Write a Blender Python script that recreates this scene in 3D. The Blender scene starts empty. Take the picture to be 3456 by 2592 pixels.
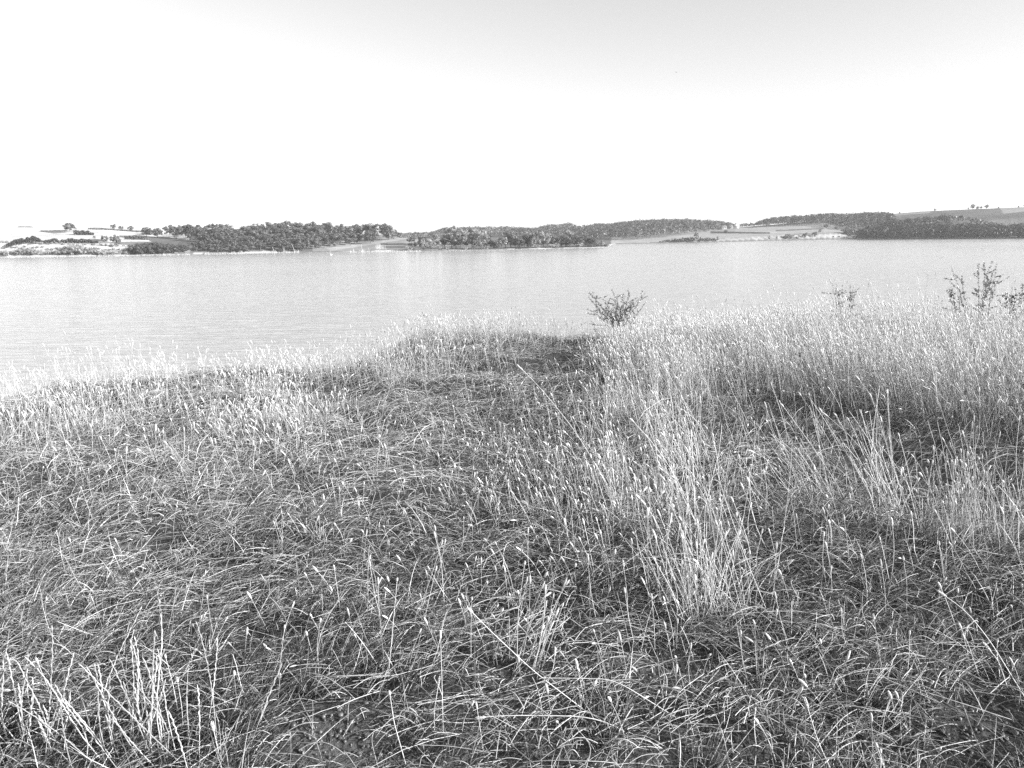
import bpy, math, random
import numpy as np
from mathutils import Vector

rng = np.random.default_rng(7)
random.seed(7)
scene = bpy.context.scene
COL = scene.collection

# ------------------------------------------------------------------ camera
H = 8.0          # eye height above the lake
GZ = 6.4         # height of the grassy bank above the lake
F = 2660.0       # focal length in pixels of the 3456 px wide photograph
PITCH, ROLL = math.radians(10.8), math.radians(0.8)
Fv = np.array([0, math.cos(PITCH), -math.sin(PITCH)])
R0 = np.array([1.0, 0, 0]); U0 = np.array([0, math.sin(PITCH), math.cos(PITCH)])
Rv = R0 * math.cos(ROLL) - U0 * math.sin(ROLL)
Uv = U0 * math.cos(ROLL) + R0 * math.sin(ROLL)
CAM = np.array([0, 0, H])
cam_d = bpy.data.cameras.new("camera"); cam = bpy.data.objects.new("camera", cam_d); COL.objects.link(cam)
from mathutils import Matrix
M = Matrix((tuple(Rv) , tuple(Uv), tuple(-Fv))).transposed().to_4x4()
M.translation = Vector(CAM)
cam.matrix_world = M
cam_d.sensor_width = 36; cam_d.lens = F / 3456 * 36
cam_d.clip_end = 6000; cam_d.clip_start = 0.05
scene.camera = cam

# ------------------------------------------------------------------ light
SUN_AZ = math.atan2(0.93, -0.36)     # clockwise from +Y : to the right, a little behind the camera
SUN_EL = math.radians(20)
world = bpy.data.worlds.new("World"); scene.world = world; world.use_nodes = True
nt = world.node_tree; nt.nodes.clear()
sky = nt.nodes.new("ShaderNodeTexSky"); sky.sky_type = 'NISHITA'; sky.sun_disc = False
sky.sun_elevation = SUN_EL; sky.sun_rotation = SUN_AZ
sky.air_density = 1.0; sky.dust_density = 0.4; sky.ozone_density = 1.0
bw = nt.nodes.new("ShaderNodeRGBToBW")
bg = nt.nodes.new("ShaderNodeBackground"); bg.inputs[1].default_value = 0.128
wo = nt.nodes.new("ShaderNodeOutputWorld")
nt.links.new(sky.outputs[0], bw.inputs[0])
# sky gain by elevation: slightly brighter higher up
tcw = nt.nodes.new("ShaderNodeTexCoord"); sep = nt.nodes.new("ShaderNodeSeparateXYZ"); nt.links.new(tcw.outputs["Generated"], sep.inputs[0])
mrw = nt.nodes.new("ShaderNodeMapRange"); mrw.interpolation_type = 'SMOOTHSTEP'
mrw.inputs[1].default_value = 0.0; mrw.inputs[2].default_value = 0.5; mrw.inputs[3].default_value = 1.08; mrw.inputs[4].default_value = 1.24
nt.links.new(sep.outputs[2], mrw.inputs[0])
mlw = nt.nodes.new("ShaderNodeMath"); mlw.operation = 'MULTIPLY'; nt.links.new(bw.outputs[0], mlw.inputs[0]); nt.links.new(mrw.outputs[0], mlw.inputs[1])
nt.links.new(mlw.outputs[0], bg.inputs[0]); nt.links.new(bg.outputs[0], wo.inputs[0])
sl = bpy.data.lights.new("sun", 'SUN'); sl.energy = 5.0; sl.angle = math.radians(0.5); sl.color = (1, 1, 1)
so = bpy.data.objects.new("sun", sl); COL.objects.link(so)
to_sun = Vector((math.sin(SUN_AZ) * math.cos(SUN_EL), math.cos(SUN_AZ) * math.cos(SUN_EL), math.sin(SUN_EL)))
so.rotation_euler = to_sun.to_track_quat('Z', 'Y').to_euler()
scene.view_settings.view_transform = 'Standard'; scene.view_settings.look = 'None'
scene.view_settings.exposure = 0.95; scene.view_settings.gamma = 1
scene.cycles.use_denoising = False
scene.cycles.max_bounces = 6; scene.cycles.transmission_bounces = 3; scene.cycles.diffuse_bounces = 3
scene.cycles.transparent_max_bounces = 4; scene.cycles.caustics_reflective = False; scene.cycles.caustics_refractive = False

# ------------------------------------------------------------------ pixel helpers
def ray(px, py):
    return Fv * F + Rv * (px - 1728) - Uv * (py - 1296)
def at_z(px, py, z=GZ):
    d = ray(px, py); t = (z - H) / d[2]; return CAM + d * t
def at_dist(px, py, D):
    d = ray(px, py); return CAM + d * (D / math.hypot(d[0], d[1]))
def proj(P):
    P = np.asarray(P) - CAM
    z = P @ Fv
    return 1728 + F * (P @ Rv) / z, 1296 - F * (P @ Uv) / z
def udir(px):
    d = ray(px, 800.0); n = math.hypot(d[0], d[1]); return d[0] / n, d[1] / n

# ------------------------------------------------------------------ object helpers
def tag(o, label=None, cat=None, group=None, kind=None):
    if label: o["label"] = label
    if cat: o["category"] = cat
    if group: o["group"] = group
    if kind: o["kind"] = kind
    return o
def link(name, data, parent=None):
    o = bpy.data.objects.new(name, data); COL.objects.link(o)
    if parent is not None: o.parent = parent
    return o
def mesh_np(name, V, Q, mat, tone=None, smooth=False):
    V = np.ascontiguousarray(V, dtype=np.float32); Q = np.ascontiguousarray(Q, dtype=np.int32)
    k = Q.shape[1]; me = bpy.data.meshes.new(name)
    me.vertices.add(len(V)); me.vertices.foreach_set("co", V.ravel())
    me.loops.add(Q.size); me.loops.foreach_set("vertex_index", Q.ravel())
    me.polygons.add(len(Q))
    me.polygons.foreach_set("loop_start", np.arange(0, Q.size, k, dtype=np.int32))
    if smooth: me.polygons.foreach_set("use_smooth", np.ones(len(Q), dtype=bool))
    if tone is not None:
        a = me.attributes.new("tone", 'FLOAT', 'POINT'); a.data.foreach_set("value", np.ascontiguousarray(tone, dtype=np.float32))
    me.update(calc_edges=True)
    me.materials.append(mat)
    return me
class Acc:
    """collects quads for ONE mesh"""
    def __init__(s): s.V = []; s.Q = []; s.T = []; s.n = 0
    def add(s, V, Q, T=None):
        V = np.asarray(V, float).reshape(-1, 3); s.V.append(V); s.Q.append(np.asarray(Q, int).reshape(-1, 4) + s.n); s.n += len(V)
        s.T.append(np.full(len(V), 0.4) if T is None else np.broadcast_to(T, (len(V),)).astype(float))
    def mesh(s, name, mat, smooth=False):
        return mesh_np(name, np.concatenate(s.V), np.concatenate(s.Q), mat, np.concatenate(s.T), smooth)

def tubes(P, R, k=3, twist=None):
    """P (N,S,3) centre lines, R (N,S) radii -> verts, quads. k=2 gives flat blades"""
    N, S, _ = P.shape
    T = np.gradient(P, axis=1); T /= np.linalg.norm(T, axis=2, keepdims=True) + 1e-9
    ref = np.zeros((N, 1, 3)); ref[..., 0] = 0.31; ref[..., 1] = 0.93; ref[..., 2] = 0.12
    A = np.cross(T, np.broadcast_to(ref, T.shape)); A /= np.linalg.norm(A, axis=2, keepdims=True) + 1e-9
    B = np.cross(T, A)
    ph = rng.uniform(0, 6.283, (N, 1)) if twist is None else twist
    if k == 2:
        W = A * np.cos(ph)[..., None] + B * np.sin(ph)[..., None]
        V = np.stack([P - W * R[..., None], P + W * R[..., None]], 2)
        i = np.arange(N)[:, None] * S * 2 + np.arange(S - 1)[None, :] * 2
        Q = np.stack([i, i + 1, i + 3, i + 2], -1).reshape(-1, 4)
        return V.reshape(-1, 3), Q
    rings = []
    for j in range(k):
        a = ph + 6.28318 * j / k
        rings.append(P + (A * np.cos(a)[..., None] + B * np.sin(a)[..., None]) * R[..., None])
    V = np.stack(rings, 2)
    i = (np.arange(N)[:, None, None] * S + np.arange(S - 1)[None, :, None]) * k
    j = np.arange(k)[None, None, :]; j2 = (j + 1) % k
    Q = np.stack([i + j, i + j2, i + k + j2, i + k + j], -1).reshape(-1, 4)
    return V.reshape(-1, 3), Q

def vnoise(x, y, sc, seed=0):
    """smooth value noise 0..1"""
    x = np.asarray(x) * sc; y = np.asarray(y) * sc
    def h(i, j):
        v = np.sin(i * 127.1 + j * 311.7 + seed * 74.7) * 43758.5453; return v - np.floor(v)
    i = np.floor(x); j = np.floor(y); u = x - i; v = y - j
    u = u * u * (3 - 2 * u); v = v * v * (3 - 2 * v)
    return (h(i, j) * (1 - u) + h(i + 1, j) * u) * (1 - v) + (h(i, j + 1) * (1 - u) + h(i + 1, j + 1) * u) * v
def fbm(x, y, sc, seed=0):
    return 0.55 * vnoise(x, y, sc, seed) + 0.3 * vnoise(x, y, sc * 2.1, seed + 1) + 0.15 * vnoise(x, y, sc * 4.7, seed + 2)

# ------------------------------------------------------------------ materials (grey: the photograph is black and white)
def mat_new(name):
    m = bpy.data.materials.new(name); m.use_nodes = True; m.node_tree.nodes.clear(); return m, m.node_tree
def plant_mat(name, trans=0.25, gloss=0.06, scale=1.0, nscale=60, lo=0.75, hi=1.2):
    m, t = mat_new(name); N = t.nodes; L = t.links
    at = N.new("ShaderNodeAttribute"); at.attribute_name = "tone"
    ge = N.new("ShaderNodeNewGeometry")
    no = N.new("ShaderNodeTexNoise"); no.inputs["Scale"].default_value = nscale; no.inputs["Detail"].default_value = 2
    L.new(ge.outputs["Position"], no.inputs["Vector"])
    mr = N.new("ShaderNodeMapRange"); mr.inputs[1].default_value = 0.25; mr.inputs[2].default_value = 0.75
    mr.inputs[3].default_value = lo * scale; mr.inputs[4].default_value = hi * scale
    L.new(no.outputs["Fac"], mr.inputs[0])
    mu = N.new("ShaderNodeMath"); mu.operation = 'MULTIPLY'; L.new(at.outputs["Fac"], mu.inputs[0]); L.new(mr.outputs[0], mu.inputs[1])
    d = N.new("ShaderNodeBsdfDiffuse"); tr = N.new("ShaderNodeBsdfTranslucent"); g = N.new("ShaderNodeBsdfGlossy"); g.inputs["Roughness"].default_value = 0.45
    L.new(mu.outputs[0], d.inputs["Color"]); L.new(mu.outputs[0], tr.inputs["Color"])
    m1 = N.new("ShaderNodeMixShader"); m1.inputs[0].default_value = trans
    L.new(d.outputs[0], m1.inputs[1]); L.new(tr.outputs[0], m1.inputs[2])
    m2 = N.new("ShaderNodeMixShader"); m2.inputs[0].default_value = gloss
    L.new(m1.outputs[0], m2.inputs[1]); L.new(g.outputs[0], m2.inputs[2])
    o = N.new("ShaderNodeOutputMaterial"); L.new(m2.outputs[0], o.inputs[0]); return m
def grey_mat(name, v, rough=0.8, nscale=5.0, var=0.3, coat=0.0):
    m, t = mat_new(name); N = t.nodes; L = t.links
    tc = N.new("ShaderNodeTexCoord"); no = N.new("ShaderNodeTexNoise"); no.inputs["Scale"].default_value = nscale; no.inputs["Detail"].default_value = 5
    L.new(tc.outputs["Object"], no.inputs["Vector"])
    mr = N.new("ShaderNodeMapRange"); mr.inputs[1].default_value = 0.3; mr.inputs[2].default_value = 0.7
    mr.inputs[3].default_value = v * (1 - var); mr.inputs[4].default_value = v * (1 + var)
    L.new(no.outputs["Fac"], mr.inputs[0])
    p = N.new("ShaderNodeBsdfPrincipled"); p.inputs["Roughness"].default_value = rough; p.inputs["Specular IOR Level"].default_value = 0.25
    L.new(mr.outputs[0], p.inputs["Base Color"])
    bp = N.new("ShaderNodeBump"); bp.inputs["Strength"].default_value = 0.4; bp.inputs["Distance"].default_value = 0.02
    L.new(no.outputs["Fac"], bp.inputs["Height"]); L.new(bp.outputs[0], p.inputs["Normal"])
    o = N.new("ShaderNodeOutputMaterial"); L.new(p.outputs[0], o.inputs[0]); return m
M_GRASS = plant_mat("dry_grass", 0.22, 0.07, 1.0, 40, 0.72, 1.2)
M_HEAD = plant_mat("seed_head", 0.2, 0.03, 1.0, 900, 0.6, 1.25)
M_LEAF = plant_mat("shrub_leaf", 0.3, 0.12, 1.0, 30, 0.8, 1.2)
M_FOLI = plant_mat("foliage", 0.2, 0.04, 1.0, 0.35, 0.7, 1.35)
M_BARK = grey_mat("bark", 0.14, 0.9, 3.0)
M_DEAD = grey_mat("dead_wood", 0.5, 0.8, 3.0, 0.15)
M_WHITE = grey_mat("white_paint", 0.8, 0.5, 2.0, 0.05)
M_WALL = grey_mat("house_wall", 0.3, 0.8, 2.0, 0.15)
M_ROOF = grey_mat("house_roof", 0.2, 0.8, 2.0, 0.2)
M_GLASS = grey_mat("window_pane", 0.04, 0.2, 2.0, 0.1)

# bank soil
def soil_mat():
    m, t = mat_new("soil"); N = t.nodes; L = t.links
    ge = N.new("ShaderNodeNewGeometry")
    a = N.new("ShaderNodeTexNoise"); a.inputs["Scale"].default_value = 3; a.inputs["Detail"].default_value = 8; a.inputs["Roughness"].default_value = 0.65
    b = N.new("ShaderNodeTexNoise"); b.inputs["Scale"].default_value = 60; b.inputs["Detail"].default_value = 6
    v = N.new("ShaderNodeTexNoise"); v.inputs["Scale"].default_value = 17; v.inputs["Detail"].default_value = 7; v.inputs["Roughness"].default_value = 0.7
    for n in (a, b, v): L.new(ge.outputs["Position"], n.inputs["Vector"])
    m1 = N.new("ShaderNodeMath"); m1.operation = 'MULTIPLY'; L.new(a.outputs["Fac"], m1.inputs[0]); L.new(b.outputs["Fac"], m1.inputs[1])
    mr = N.new("ShaderNodeMapRange"); mr.inputs[1].default_value = 0.12; mr.inputs[2].default_value = 0.42; mr.inputs[3].default_value = 0.03; mr.inputs[4].default_value = 0.15
    L.new(m1.outputs[0], mr.inputs[0])
    p = N.new("ShaderNodeBsdfPrincipled"); p.inputs["Roughness"].default_value = 0.95; p.inputs["Specular IOR Level"].default_value = 0.15
    L.new(mr.outputs[0], p.inputs["Base Color"])
    ad = N.new("ShaderNodeMath"); ad.operation = 'ADD'; L.new(b.outputs["Fac"], ad.inputs[0]); L.new(v.outputs["Fac"], ad.inputs[1])
    bp = N.new("ShaderNodeBump"); bp.inputs["Strength"].default_value = 0.8; bp.inputs["Distance"].default_value = 0.02
    L.new(ad.outputs[0], bp.inputs["Height"]); L.new(bp.outputs[0], p.inputs["Normal"])
    o = N.new("ShaderNodeOutputMaterial"); L.new(p.outputs[0], o.inputs[0]); return m
M_SOIL = soil_mat()

# far land: tone attribute gives what grows there (stubble, rough grass, earth)
M_LAND = plant_mat("field_cover", 0.0, 0.0, 1.0, 0.12, 0.82, 1.18)

def water_mat():
    m, t = mat_new("lake_water"); N = t.nodes; L = t.links
    ge = N.new("ShaderNodeNewGeometry")
    hs = []
    for (sx, sy, rot, sc, w) in ((0.24, 1.0, 0.30, 1.0, 3.0), (0.45, 1.0, 0.1, 2.6, 0.16), (0.55, 1.0, 0.2, 0.36, 1.3), (0.6, 1.0, -0.1, 5.5, 0.03)):
        mp = N.new("ShaderNodeMapping"); mp.inputs["Scale"].default_value = (sx, sy, 1); mp.inputs["Rotation"].default_value = (0, 0, rot)
        L.new(ge.outputs["Position"], mp.inputs["Vector"])
        n = N.new("ShaderNodeTexNoise"); n.inputs["Scale"].default_value = sc; n.inputs["Detail"].default_value = 3; n.inputs["Distortion"].default_value = 0.6
        L.new(mp.outputs[0], n.inputs["Vector"])
        k = N.new("ShaderNodeMath"); k.operation = 'MULTIPLY'; k.inputs[1].default_value = w; L.new(n.outputs["Fac"], k.inputs[0]); hs.append(k)
    a1 = N.new("ShaderNodeMath"); a1.operation = 'ADD'; L.new(hs[0].outputs[0], a1.inputs[0]); L.new(hs[1].outputs[0], a1.inputs[1])
    a3 = N.new("ShaderNodeMath"); a3.operation = 'ADD'; L.new(a1.outputs[0], a3.inputs[0]); L.new(hs[2].outputs[0], a3.inputs[1])
    a2 = N.new("ShaderNodeMath"); a2.operation = 'ADD'; L.new(a3.outputs[0], a2.inputs[0]); L.new(hs[3].outputs[0], a2.inputs[1])
    gu = N.new("ShaderNodeTexNoise"); gu.inputs["Scale"].default_value = 0.012; gu.inputs["Detail"].default_value = 3; L.new(ge.outputs["Position"], gu.inputs["Vector"])
    gr = N.new("ShaderNodeMapRange"); gr.inputs[1].default_value = .35; gr.inputs[2].default_value = .65; gr.inputs[3].default_value = .14; gr.inputs[4].default_value = .18; L.new(gu.outputs["Fac"], gr.inputs[0])
    bp = N.new("ShaderNodeBump"); bp.inputs["Strength"].default_value = 0.75; bp.inputs["Distance"].default_value = 0.13
    L.new(a2.outputs[0], bp.inputs["Height"])
    p = N.new("ShaderNodeBsdfPrincipled"); p.inputs["Base Color"].default_value = (0.38, 0.38, 0.38, 1)
    L.new(gr.outputs[0], p.inputs["Roughness"]); p.inputs["IOR"].default_value = 1.33
    L.new(bp.outputs[0], p.inputs["Normal"])
    o = N.new("ShaderNodeOutputMaterial"); L.new(p.outputs[0], o.inputs[0]); return m
M_WATER = water_mat()

# ------------------------------------------------------------------ lake
me = mesh_np("lake_water", [(-2600, -400, 0), (2600, -400, 0), (2600, 3200, 0), (-2600, 3200, 0)], [(0, 1, 2, 3)], M_WATER)
tag(link("lake_water", me), "wide pale grey lake with small ripples", kind="structure")

# ------------------------------------------------------------------ near bank
EX = [-900, 0, 620, 1156, 1330, 1500, 1760, 1950, 2150, 2600, 3456, 4400]
EDD = [8.8, 9.7, 9.9, 9.9, 11.2, 12.5, 12.5, 11.7, 12.0, 11.9, 11.8, 11.8]
def edge_dist(x, y):
    az = np.arctan2(x, np.maximum(y, 0.01)); px = 1728 + F * np.tan(np.clip(az, -1.3, 1.3)) * 1.0
    return np.interp(px, EX, EDD) + 0.35 * (vnoise(x, y, 0.7, 5) - 0.5)
def bank_z(x, y):
    d = np.hypot(x, y) * np.where(y > 0, 1, 0)
    over = np.maximum(d - edge_dist(x, y), 0)
    z = GZ + 0.16 * (fbm(x, y, 0.5, 3) - 0.5) + 0.13 * (vnoise(x, y, 1.7, 14) - 0.5) * np.clip(d / 5, .4, 1) + 0.05 * (fbm(x, y, 3.4, 9) - 0.5)
    z = z + .16 * np.exp(-((x + .55) ** 2 / 1.6 + (y - 11.2) ** 2 / 1.2))
    return z - np.where(over > 0, over * 0.85 + 0.12 * np.minimum(over * 2, 1), 0)
def build_bank():
    xs = np.concatenate([np.linspace(-45, -12, 40), np.linspace(-11.8, 14, 330), np.linspace(14.5, 45, 40)])
    ys = np.concatenate([np.linspace(-40, -1, 30), np.linspace(-0.8, 15, 220), np.linspace(15.4, 34, 30)])
    X, Y = np.meshgrid(xs, ys); Z = np.maximum(bank_z(X, Y), -1.0)
    V = np.stack([X, Y, Z], -1).reshape(-1, 3); nx = len(xs); ny = len(ys)
    i = (np.arange(ny - 1)[:, None] * nx + np.arange(nx - 1)[None, :]).ravel()
    Q = np.stack([i, i + 1, i + nx + 1, i + nx], 1)
    o = link("grass_bank_ground", mesh_np("grass_bank_ground", V, Q, M_SOIL, None, True)); tag(o, "dark earth of the near bank under the dry grass", kind="structure")
build_bank()

# ------------------------------------------------------------------ far land
SHX = [-900, 0, 470, 940, 1300, 1560, 1875, 2050, 2062, 2080, 2340, 2650, 2860, 3456, 4400]
SHY = [886, 869, 862, 852, 848.5, 845, 838.5, 834.5, 826, 823.5, 819, 811.5, 806.5, 798, 786]
def y_shore(px): return np.interp(px, SHX, SHY)
def shore_d(px):
    p = at_z(px, float(y_shore(px)), 0.0); return math.hypot(p[0], p[1])
COLS = {   # px: [(distance, screen y of the ground)]
 -900: [(480, 850), (620, 795)], 0: [(410, 856), (600, 770), (800, 764)], 90: [(410, 855), (600, 768), (760, 764)], 250: [(420, 850), (600, 766)],
 350: [(425, 846), (600, 768)], 450: [(430, 842), (600, 776)], 560: [(440, 836), (520, 806), (600, 780)],
 720: [(430, 845), (540, 794)], 800: [(430, 845), (540, 800)], 940: [(430, 845), (540, 783)], 1030: [(435, 845), (540, 781)], 1080: [(440, 844), (540, 788)],
 1200: [(445, 841), (480, 828), (540, 790)], 1290: [(450, 838), (490, 812), (540, 792)], 1330: [(450, 838), (500, 806), (540, 798)],
 1370: [(450, 838), (500, 803), (560, 812), (800, 806)], 1460: [(452, 837), (510, 806), (560, 812), (800, 800)], 1530: [(455, 836), (510, 808), (800, 794), (1000, 788)],
 1620: [(470, 836), (520, 830), (800, 800), (1000, 780)], 1800: [(480, 833), (540, 828), (800, 800), (1000, 789)], 1860: [(480, 832), (800, 800), (1000, 777)],
 1930: [(480, 830), (800, 798), (1000, 770), (1050, 768)], 2020: [(500, 828), (700, 806), (1000, 764)], 2100: [(580, 820), (700, 805), (1000, 766)],
 2200: [(600, 814), (650, 808), (1000, 757)], 2300: [(620, 808), (680, 799), (1000, 756)], 2400: [(650, 801), (740, 790), (860, 775), (1000, 763)],
 2480: [(655, 800), (800, 774), (900, 769), (1000, 768)], 2600: [(660, 796), (820, 769), (930, 758), (1000, 760)], 2780: [(665, 795), (850, 757), (950, 742)],
 2860: [(670, 795), (850, 765), (950, 742)], 2950: [(665, 798), (720, 790), (850, 752), (950, 728)], 3010: [(660, 798), (740, 778), (800, 755), (980, 722)],
 3100: [(660, 797), (740, 767), (980, 714)], 3200: [(660, 796), (740, 757), (980, 709.5)], 3300: [(660, 796), (740, 757), (980, 705)], 3400: [(660, 795), (740, 748), (980, 701)],
 3456: [(660, 795), (740, 745), (980, 699)], 4400: [(660, 780), (740, 735), (980, 665)]}
DL = np.array([380, 410, 430, 450, 470, 490, 510, 540, 570, 600, 640, 680, 720, 760, 800, 850, 900, 950, 980, 1050, 1200, 1500, 2600], float)
CP = sorted(COLS)
TAB = []
for c in CP:
    ds = [d for d, _ in COLS[c]]; zs = [at_dist(c, y, d)[2] for d, y in COLS[c]]
    TAB.append(np.interp(DL, ds, zs))
TAB = np.array(TAB)
def far_z(px, D):
    """px, D scalars or equal arrays"""
    px = np.atleast_1d(np.asarray(px, float)); D = np.atleast_1d(np.asarray(D, float))
    c = np.clip(np.interp(px, CP, np.arange(len(CP))), 0, len(CP) - 1.0001); ci = c.astype(int); cf = c - ci
    r = np.clip(np.interp(D, DL, np.arange(len(DL))), 0, len(DL) - 1.0001); ri = r.astype(int); rf = r - ri
    z = (TAB[ci, ri] * (1 - cf) + TAB[np.minimum(ci + 1, len(CP) - 1), ri] * cf) * (1 - rf) + (TAB[ci, ri + 1] * (1 - cf) + TAB[np.minimum(ci + 1, len(CP) - 1), ri + 1] * cf) * rf
    sd = np.interp(px, SPX, SPD); t = D - sd
    k = np.clip(t / 14, 0, 1); k = k * k * (3 - 2 * k)
    z = np.where(t < 0, np.maximum(t * 0.2, -1.5) - 0.02, 0.25 + k * (np.maximum(z, 0.5) - 0.25))
    return z
SPX = np.arange(-900, 4401, 10.0); SPD = np.array([shore_d(p) for p in SPX])
def gpos(px, D):
    u = udir(px); return np.array([u[0] * D, u[1] * D, float(far_z(px, D)[0])])
def in_poly(x, y, poly):
    r = np.zeros(np.shape(x), bool); n = len(poly)
    for i in range(n):
        x1, y1 = poly[i]; x2, y2 = poly[(i + 1) % n]
        c = ((y1 > y) != (y2 > y)) & (x < (x2 - x1) * (y - y1) / ((y2 - y1) or 1e-9) + x1); r ^= c
    return r
def build_land():
    pxs = np.concatenate([np.arange(-900, 0, 30.0), np.arange(0, 3457, 5.0), np.arange(3480, 4401, 30.0)])
    Ds = np.concatenate([np.arange(370, 560, 2.0), np.arange(560, 1100, 5.0), np.array([1120, 1160, 1220, 1300, 1500, 1900, 2600])])
    PX, DD = np.meshgrid(pxs, Ds); Z = far_z(PX.ravel(), DD.ravel()).reshape(PX.shape)
    us = np.array([udir(p) for p in pxs]); X = us[:, 0][None] * DD; Y = us[:, 1][None] * DD
    rough = 0.5 * (fbm(X, Y, 0.06, 2) - 0.5) * np.clip((DD - np.interp(PX, SPX, SPD)) / 20, 0, 1); Z = Z + rough
    V = np.stack([X, Y, Z], -1).reshape(-1, 3)
    sx, sy = proj(V); sx = sx.reshape(PX.shape); sy = sy.reshape(PX.shape)
    tone = np.full(PX.shape, 0.17)
    fb = fbm(X, Y, 0.03, 4)
    left = (PX < 640); tone[left] = 0.60
    # green margins and tracks between the left fields
    for poly, v in (([(130, 781), (180, 778), (235, 784), (180, 788)], .22), ([(240, 762), (420, 771), (440, 776), (300, 768)], .25),
                    ([(400, 794), (560, 800), (640, 812), (560, 815), (440, 806), (400, 800)], .2), ([(330, 818), (420, 826), (640, 830), (640, 815), (470, 815)], .2),
                    ([(470, 795), (640, 810), (700, 850), (600, 850), (520, 820)], .16), ([(0, 846), (400, 843), (640, 840), (640, 872), (0, 872)], .30),
                    ([(60, 822), (330, 806), (370, 815), (60, 826)], .16)):
        tone[in_poly(sx, sy, poly)] = v
    mead = (PX > 1050) & (PX < 1560) & (DD < 560); tone[mead] = 0.30
    tone[in_poly(sx, sy, [(1100, 838), (1330, 806), (1380, 801), (1380, 806), (1120, 846)])] = 0.42
    tone[in_poly(sx, sy, [(1285, 821), (1560, 821), (1560, 827), (1285, 827)])] = 0.10
    tone[in_poly(sx, sy, [(1285, 830), (1560, 829), (1560, 838), (1285, 838)])] = 0.13
    rf = (PX > 2060) & (PX < 2990) & (DD < 880); tone[rf] = 0.36
    for poly, v in (([(2400, 781), (2600, 784), (2600, 789), (2400, 787)], .09), ([(2430, 802), (2700, 795), (2700, 799), (2430, 806)], .24),
                    ([(2620, 776), (2780, 770), (2780, 773), (2620, 781)], .16), ([(2680, 789), (2850, 783), (2850, 787), (2680, 793)], .2),
                    ([(2050, 824), (2850, 805), (2850, 812), (2050, 830)], .14)):
        tone[in_poly(sx, sy, poly)] = v
    rr = (PX > 2960) & (DD > 760); tone[rr] = 0.15
    tone[in_poly(sx, sy, [(2990, 724), (3140, 713), (3140, 719), (2990, 730)])] = 0.3
    tone[in_poly(sx, sy, [(3370, 690), (3470, 685), (3470, 712), (3385, 722)])] = 0.33
    tone[in_poly(sx, sy, [(3340, 700), (3374, 698), (3384, 725), (3300, 725), (3320, 712)])] = 0.17
    tone[in_poly(sx, sy, [(1590, 772), (1700, 772), (1700, 779), (1590, 779)])] = 0.6
    tone[in_poly(sx, sy, [(1850, 775), (2010, 768), (2010, 773), (1850, 781)])] = 0.42
    t = DD - np.interp(PX, SPX, SPD)
    beach = (t > -1) & (t < 3.2 + 2.5 * fb); tone[beach] = np.where(PX[beach] < 2080, 0.22 + 0.35 * (vnoise(X, Y, .12, 8)[beach] > .5), 0.16)
    tone *= 0.82 + 0.36 * fb
    nx = len(pxs); ny = len(Ds); i = (np.arange(ny - 1)[:, None] * nx + np.arange(nx - 1)[None, :]).ravel()
    Q = np.stack([i, i + 1, i + nx + 1, i + nx], 1)
    tag(link("far_land", mesh_np("far_land", V, Q, M_LAND, tone.ravel(), True)), "rolling fields and meadows beyond the lake", kind="structure")
build_land()

# ------------------------------------------------------------------ trees
def crown_quads(W, Hc, z0, ncl, nleaf, ls, tone, seed, droop=0.0, shape='round'):
    r = np.random.default_rng(seed)
    dirs = r.normal(size=(ncl, 3)); dirs /= np.linalg.norm(dirs, axis=1, keepdims=True)
    dirs[:, 2] = dirs[:, 2] * 0.9 + 0.12
    rad = r.uniform(0.35, 0.92, (ncl, 1)) ** 0.6
    C = dirs * rad * np.array([W / 2, W / 2, Hc / 2])
    if shape == 'cone': C[:, :2] *= np.clip(1.15 - (C[:, 2:3] / Hc + 0.5), 0.15, 1)
    C += r.normal(size=(ncl, 3)) * 0.06 * W
    C[:, 2] += z0 + Hc / 2
    cr = r.uniform(0.10, 0.19, ncl) * W
    ctone = tone * r.uniform(0.55, 1.55, ncl)
    idx = r.integers(0, ncl, nleaf)
    n = r.normal(size=(nleaf, 3)); n /= np.linalg.norm(n, axis=1, keepdims=True)
    P = C[idx] + n * (cr[idx] * r.uniform(0.45, 1.08, nleaf))[:, None] * np.array([1, 1, 0.8])
    P[:, 2] = np.maximum(P[:, 2], z0 * 0.4)
    nn = n + r.normal(size=(nleaf, 3)) * 0.28; nn /= np.linalg.norm(nn, axis=1, keepdims=True)
    a = np.cross(nn, r.normal(size=(nleaf, 3))); a /= np.linalg.norm(a, axis=1, keepdims=True); b = np.cross(nn, a)
    fw = W / 2 / np.percentile(np.abs(P[:, :2]), 98.5); fz = (z0 + Hc) / np.percentile(P[:, 2], 99.3)
    P[:, :2] *= fw; P[:, 2] *= fz; C = C * np.array([fw, fw, fz])
    s = (ls * r.uniform(0.55, 1.3, nleaf))[:, None]
    V = np.stack([P + a * s, P + b * s * 0.7, P - a * s, P - b * s * 0.7], 1).reshape(-1, 3)
    Q = np.arange(nleaf * 4).reshape(-1, 4)
    T = np.repeat(ctone[idx] * r.uniform(0.8, 1.2, nleaf), 4)
    return V, Q, T, C
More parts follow.
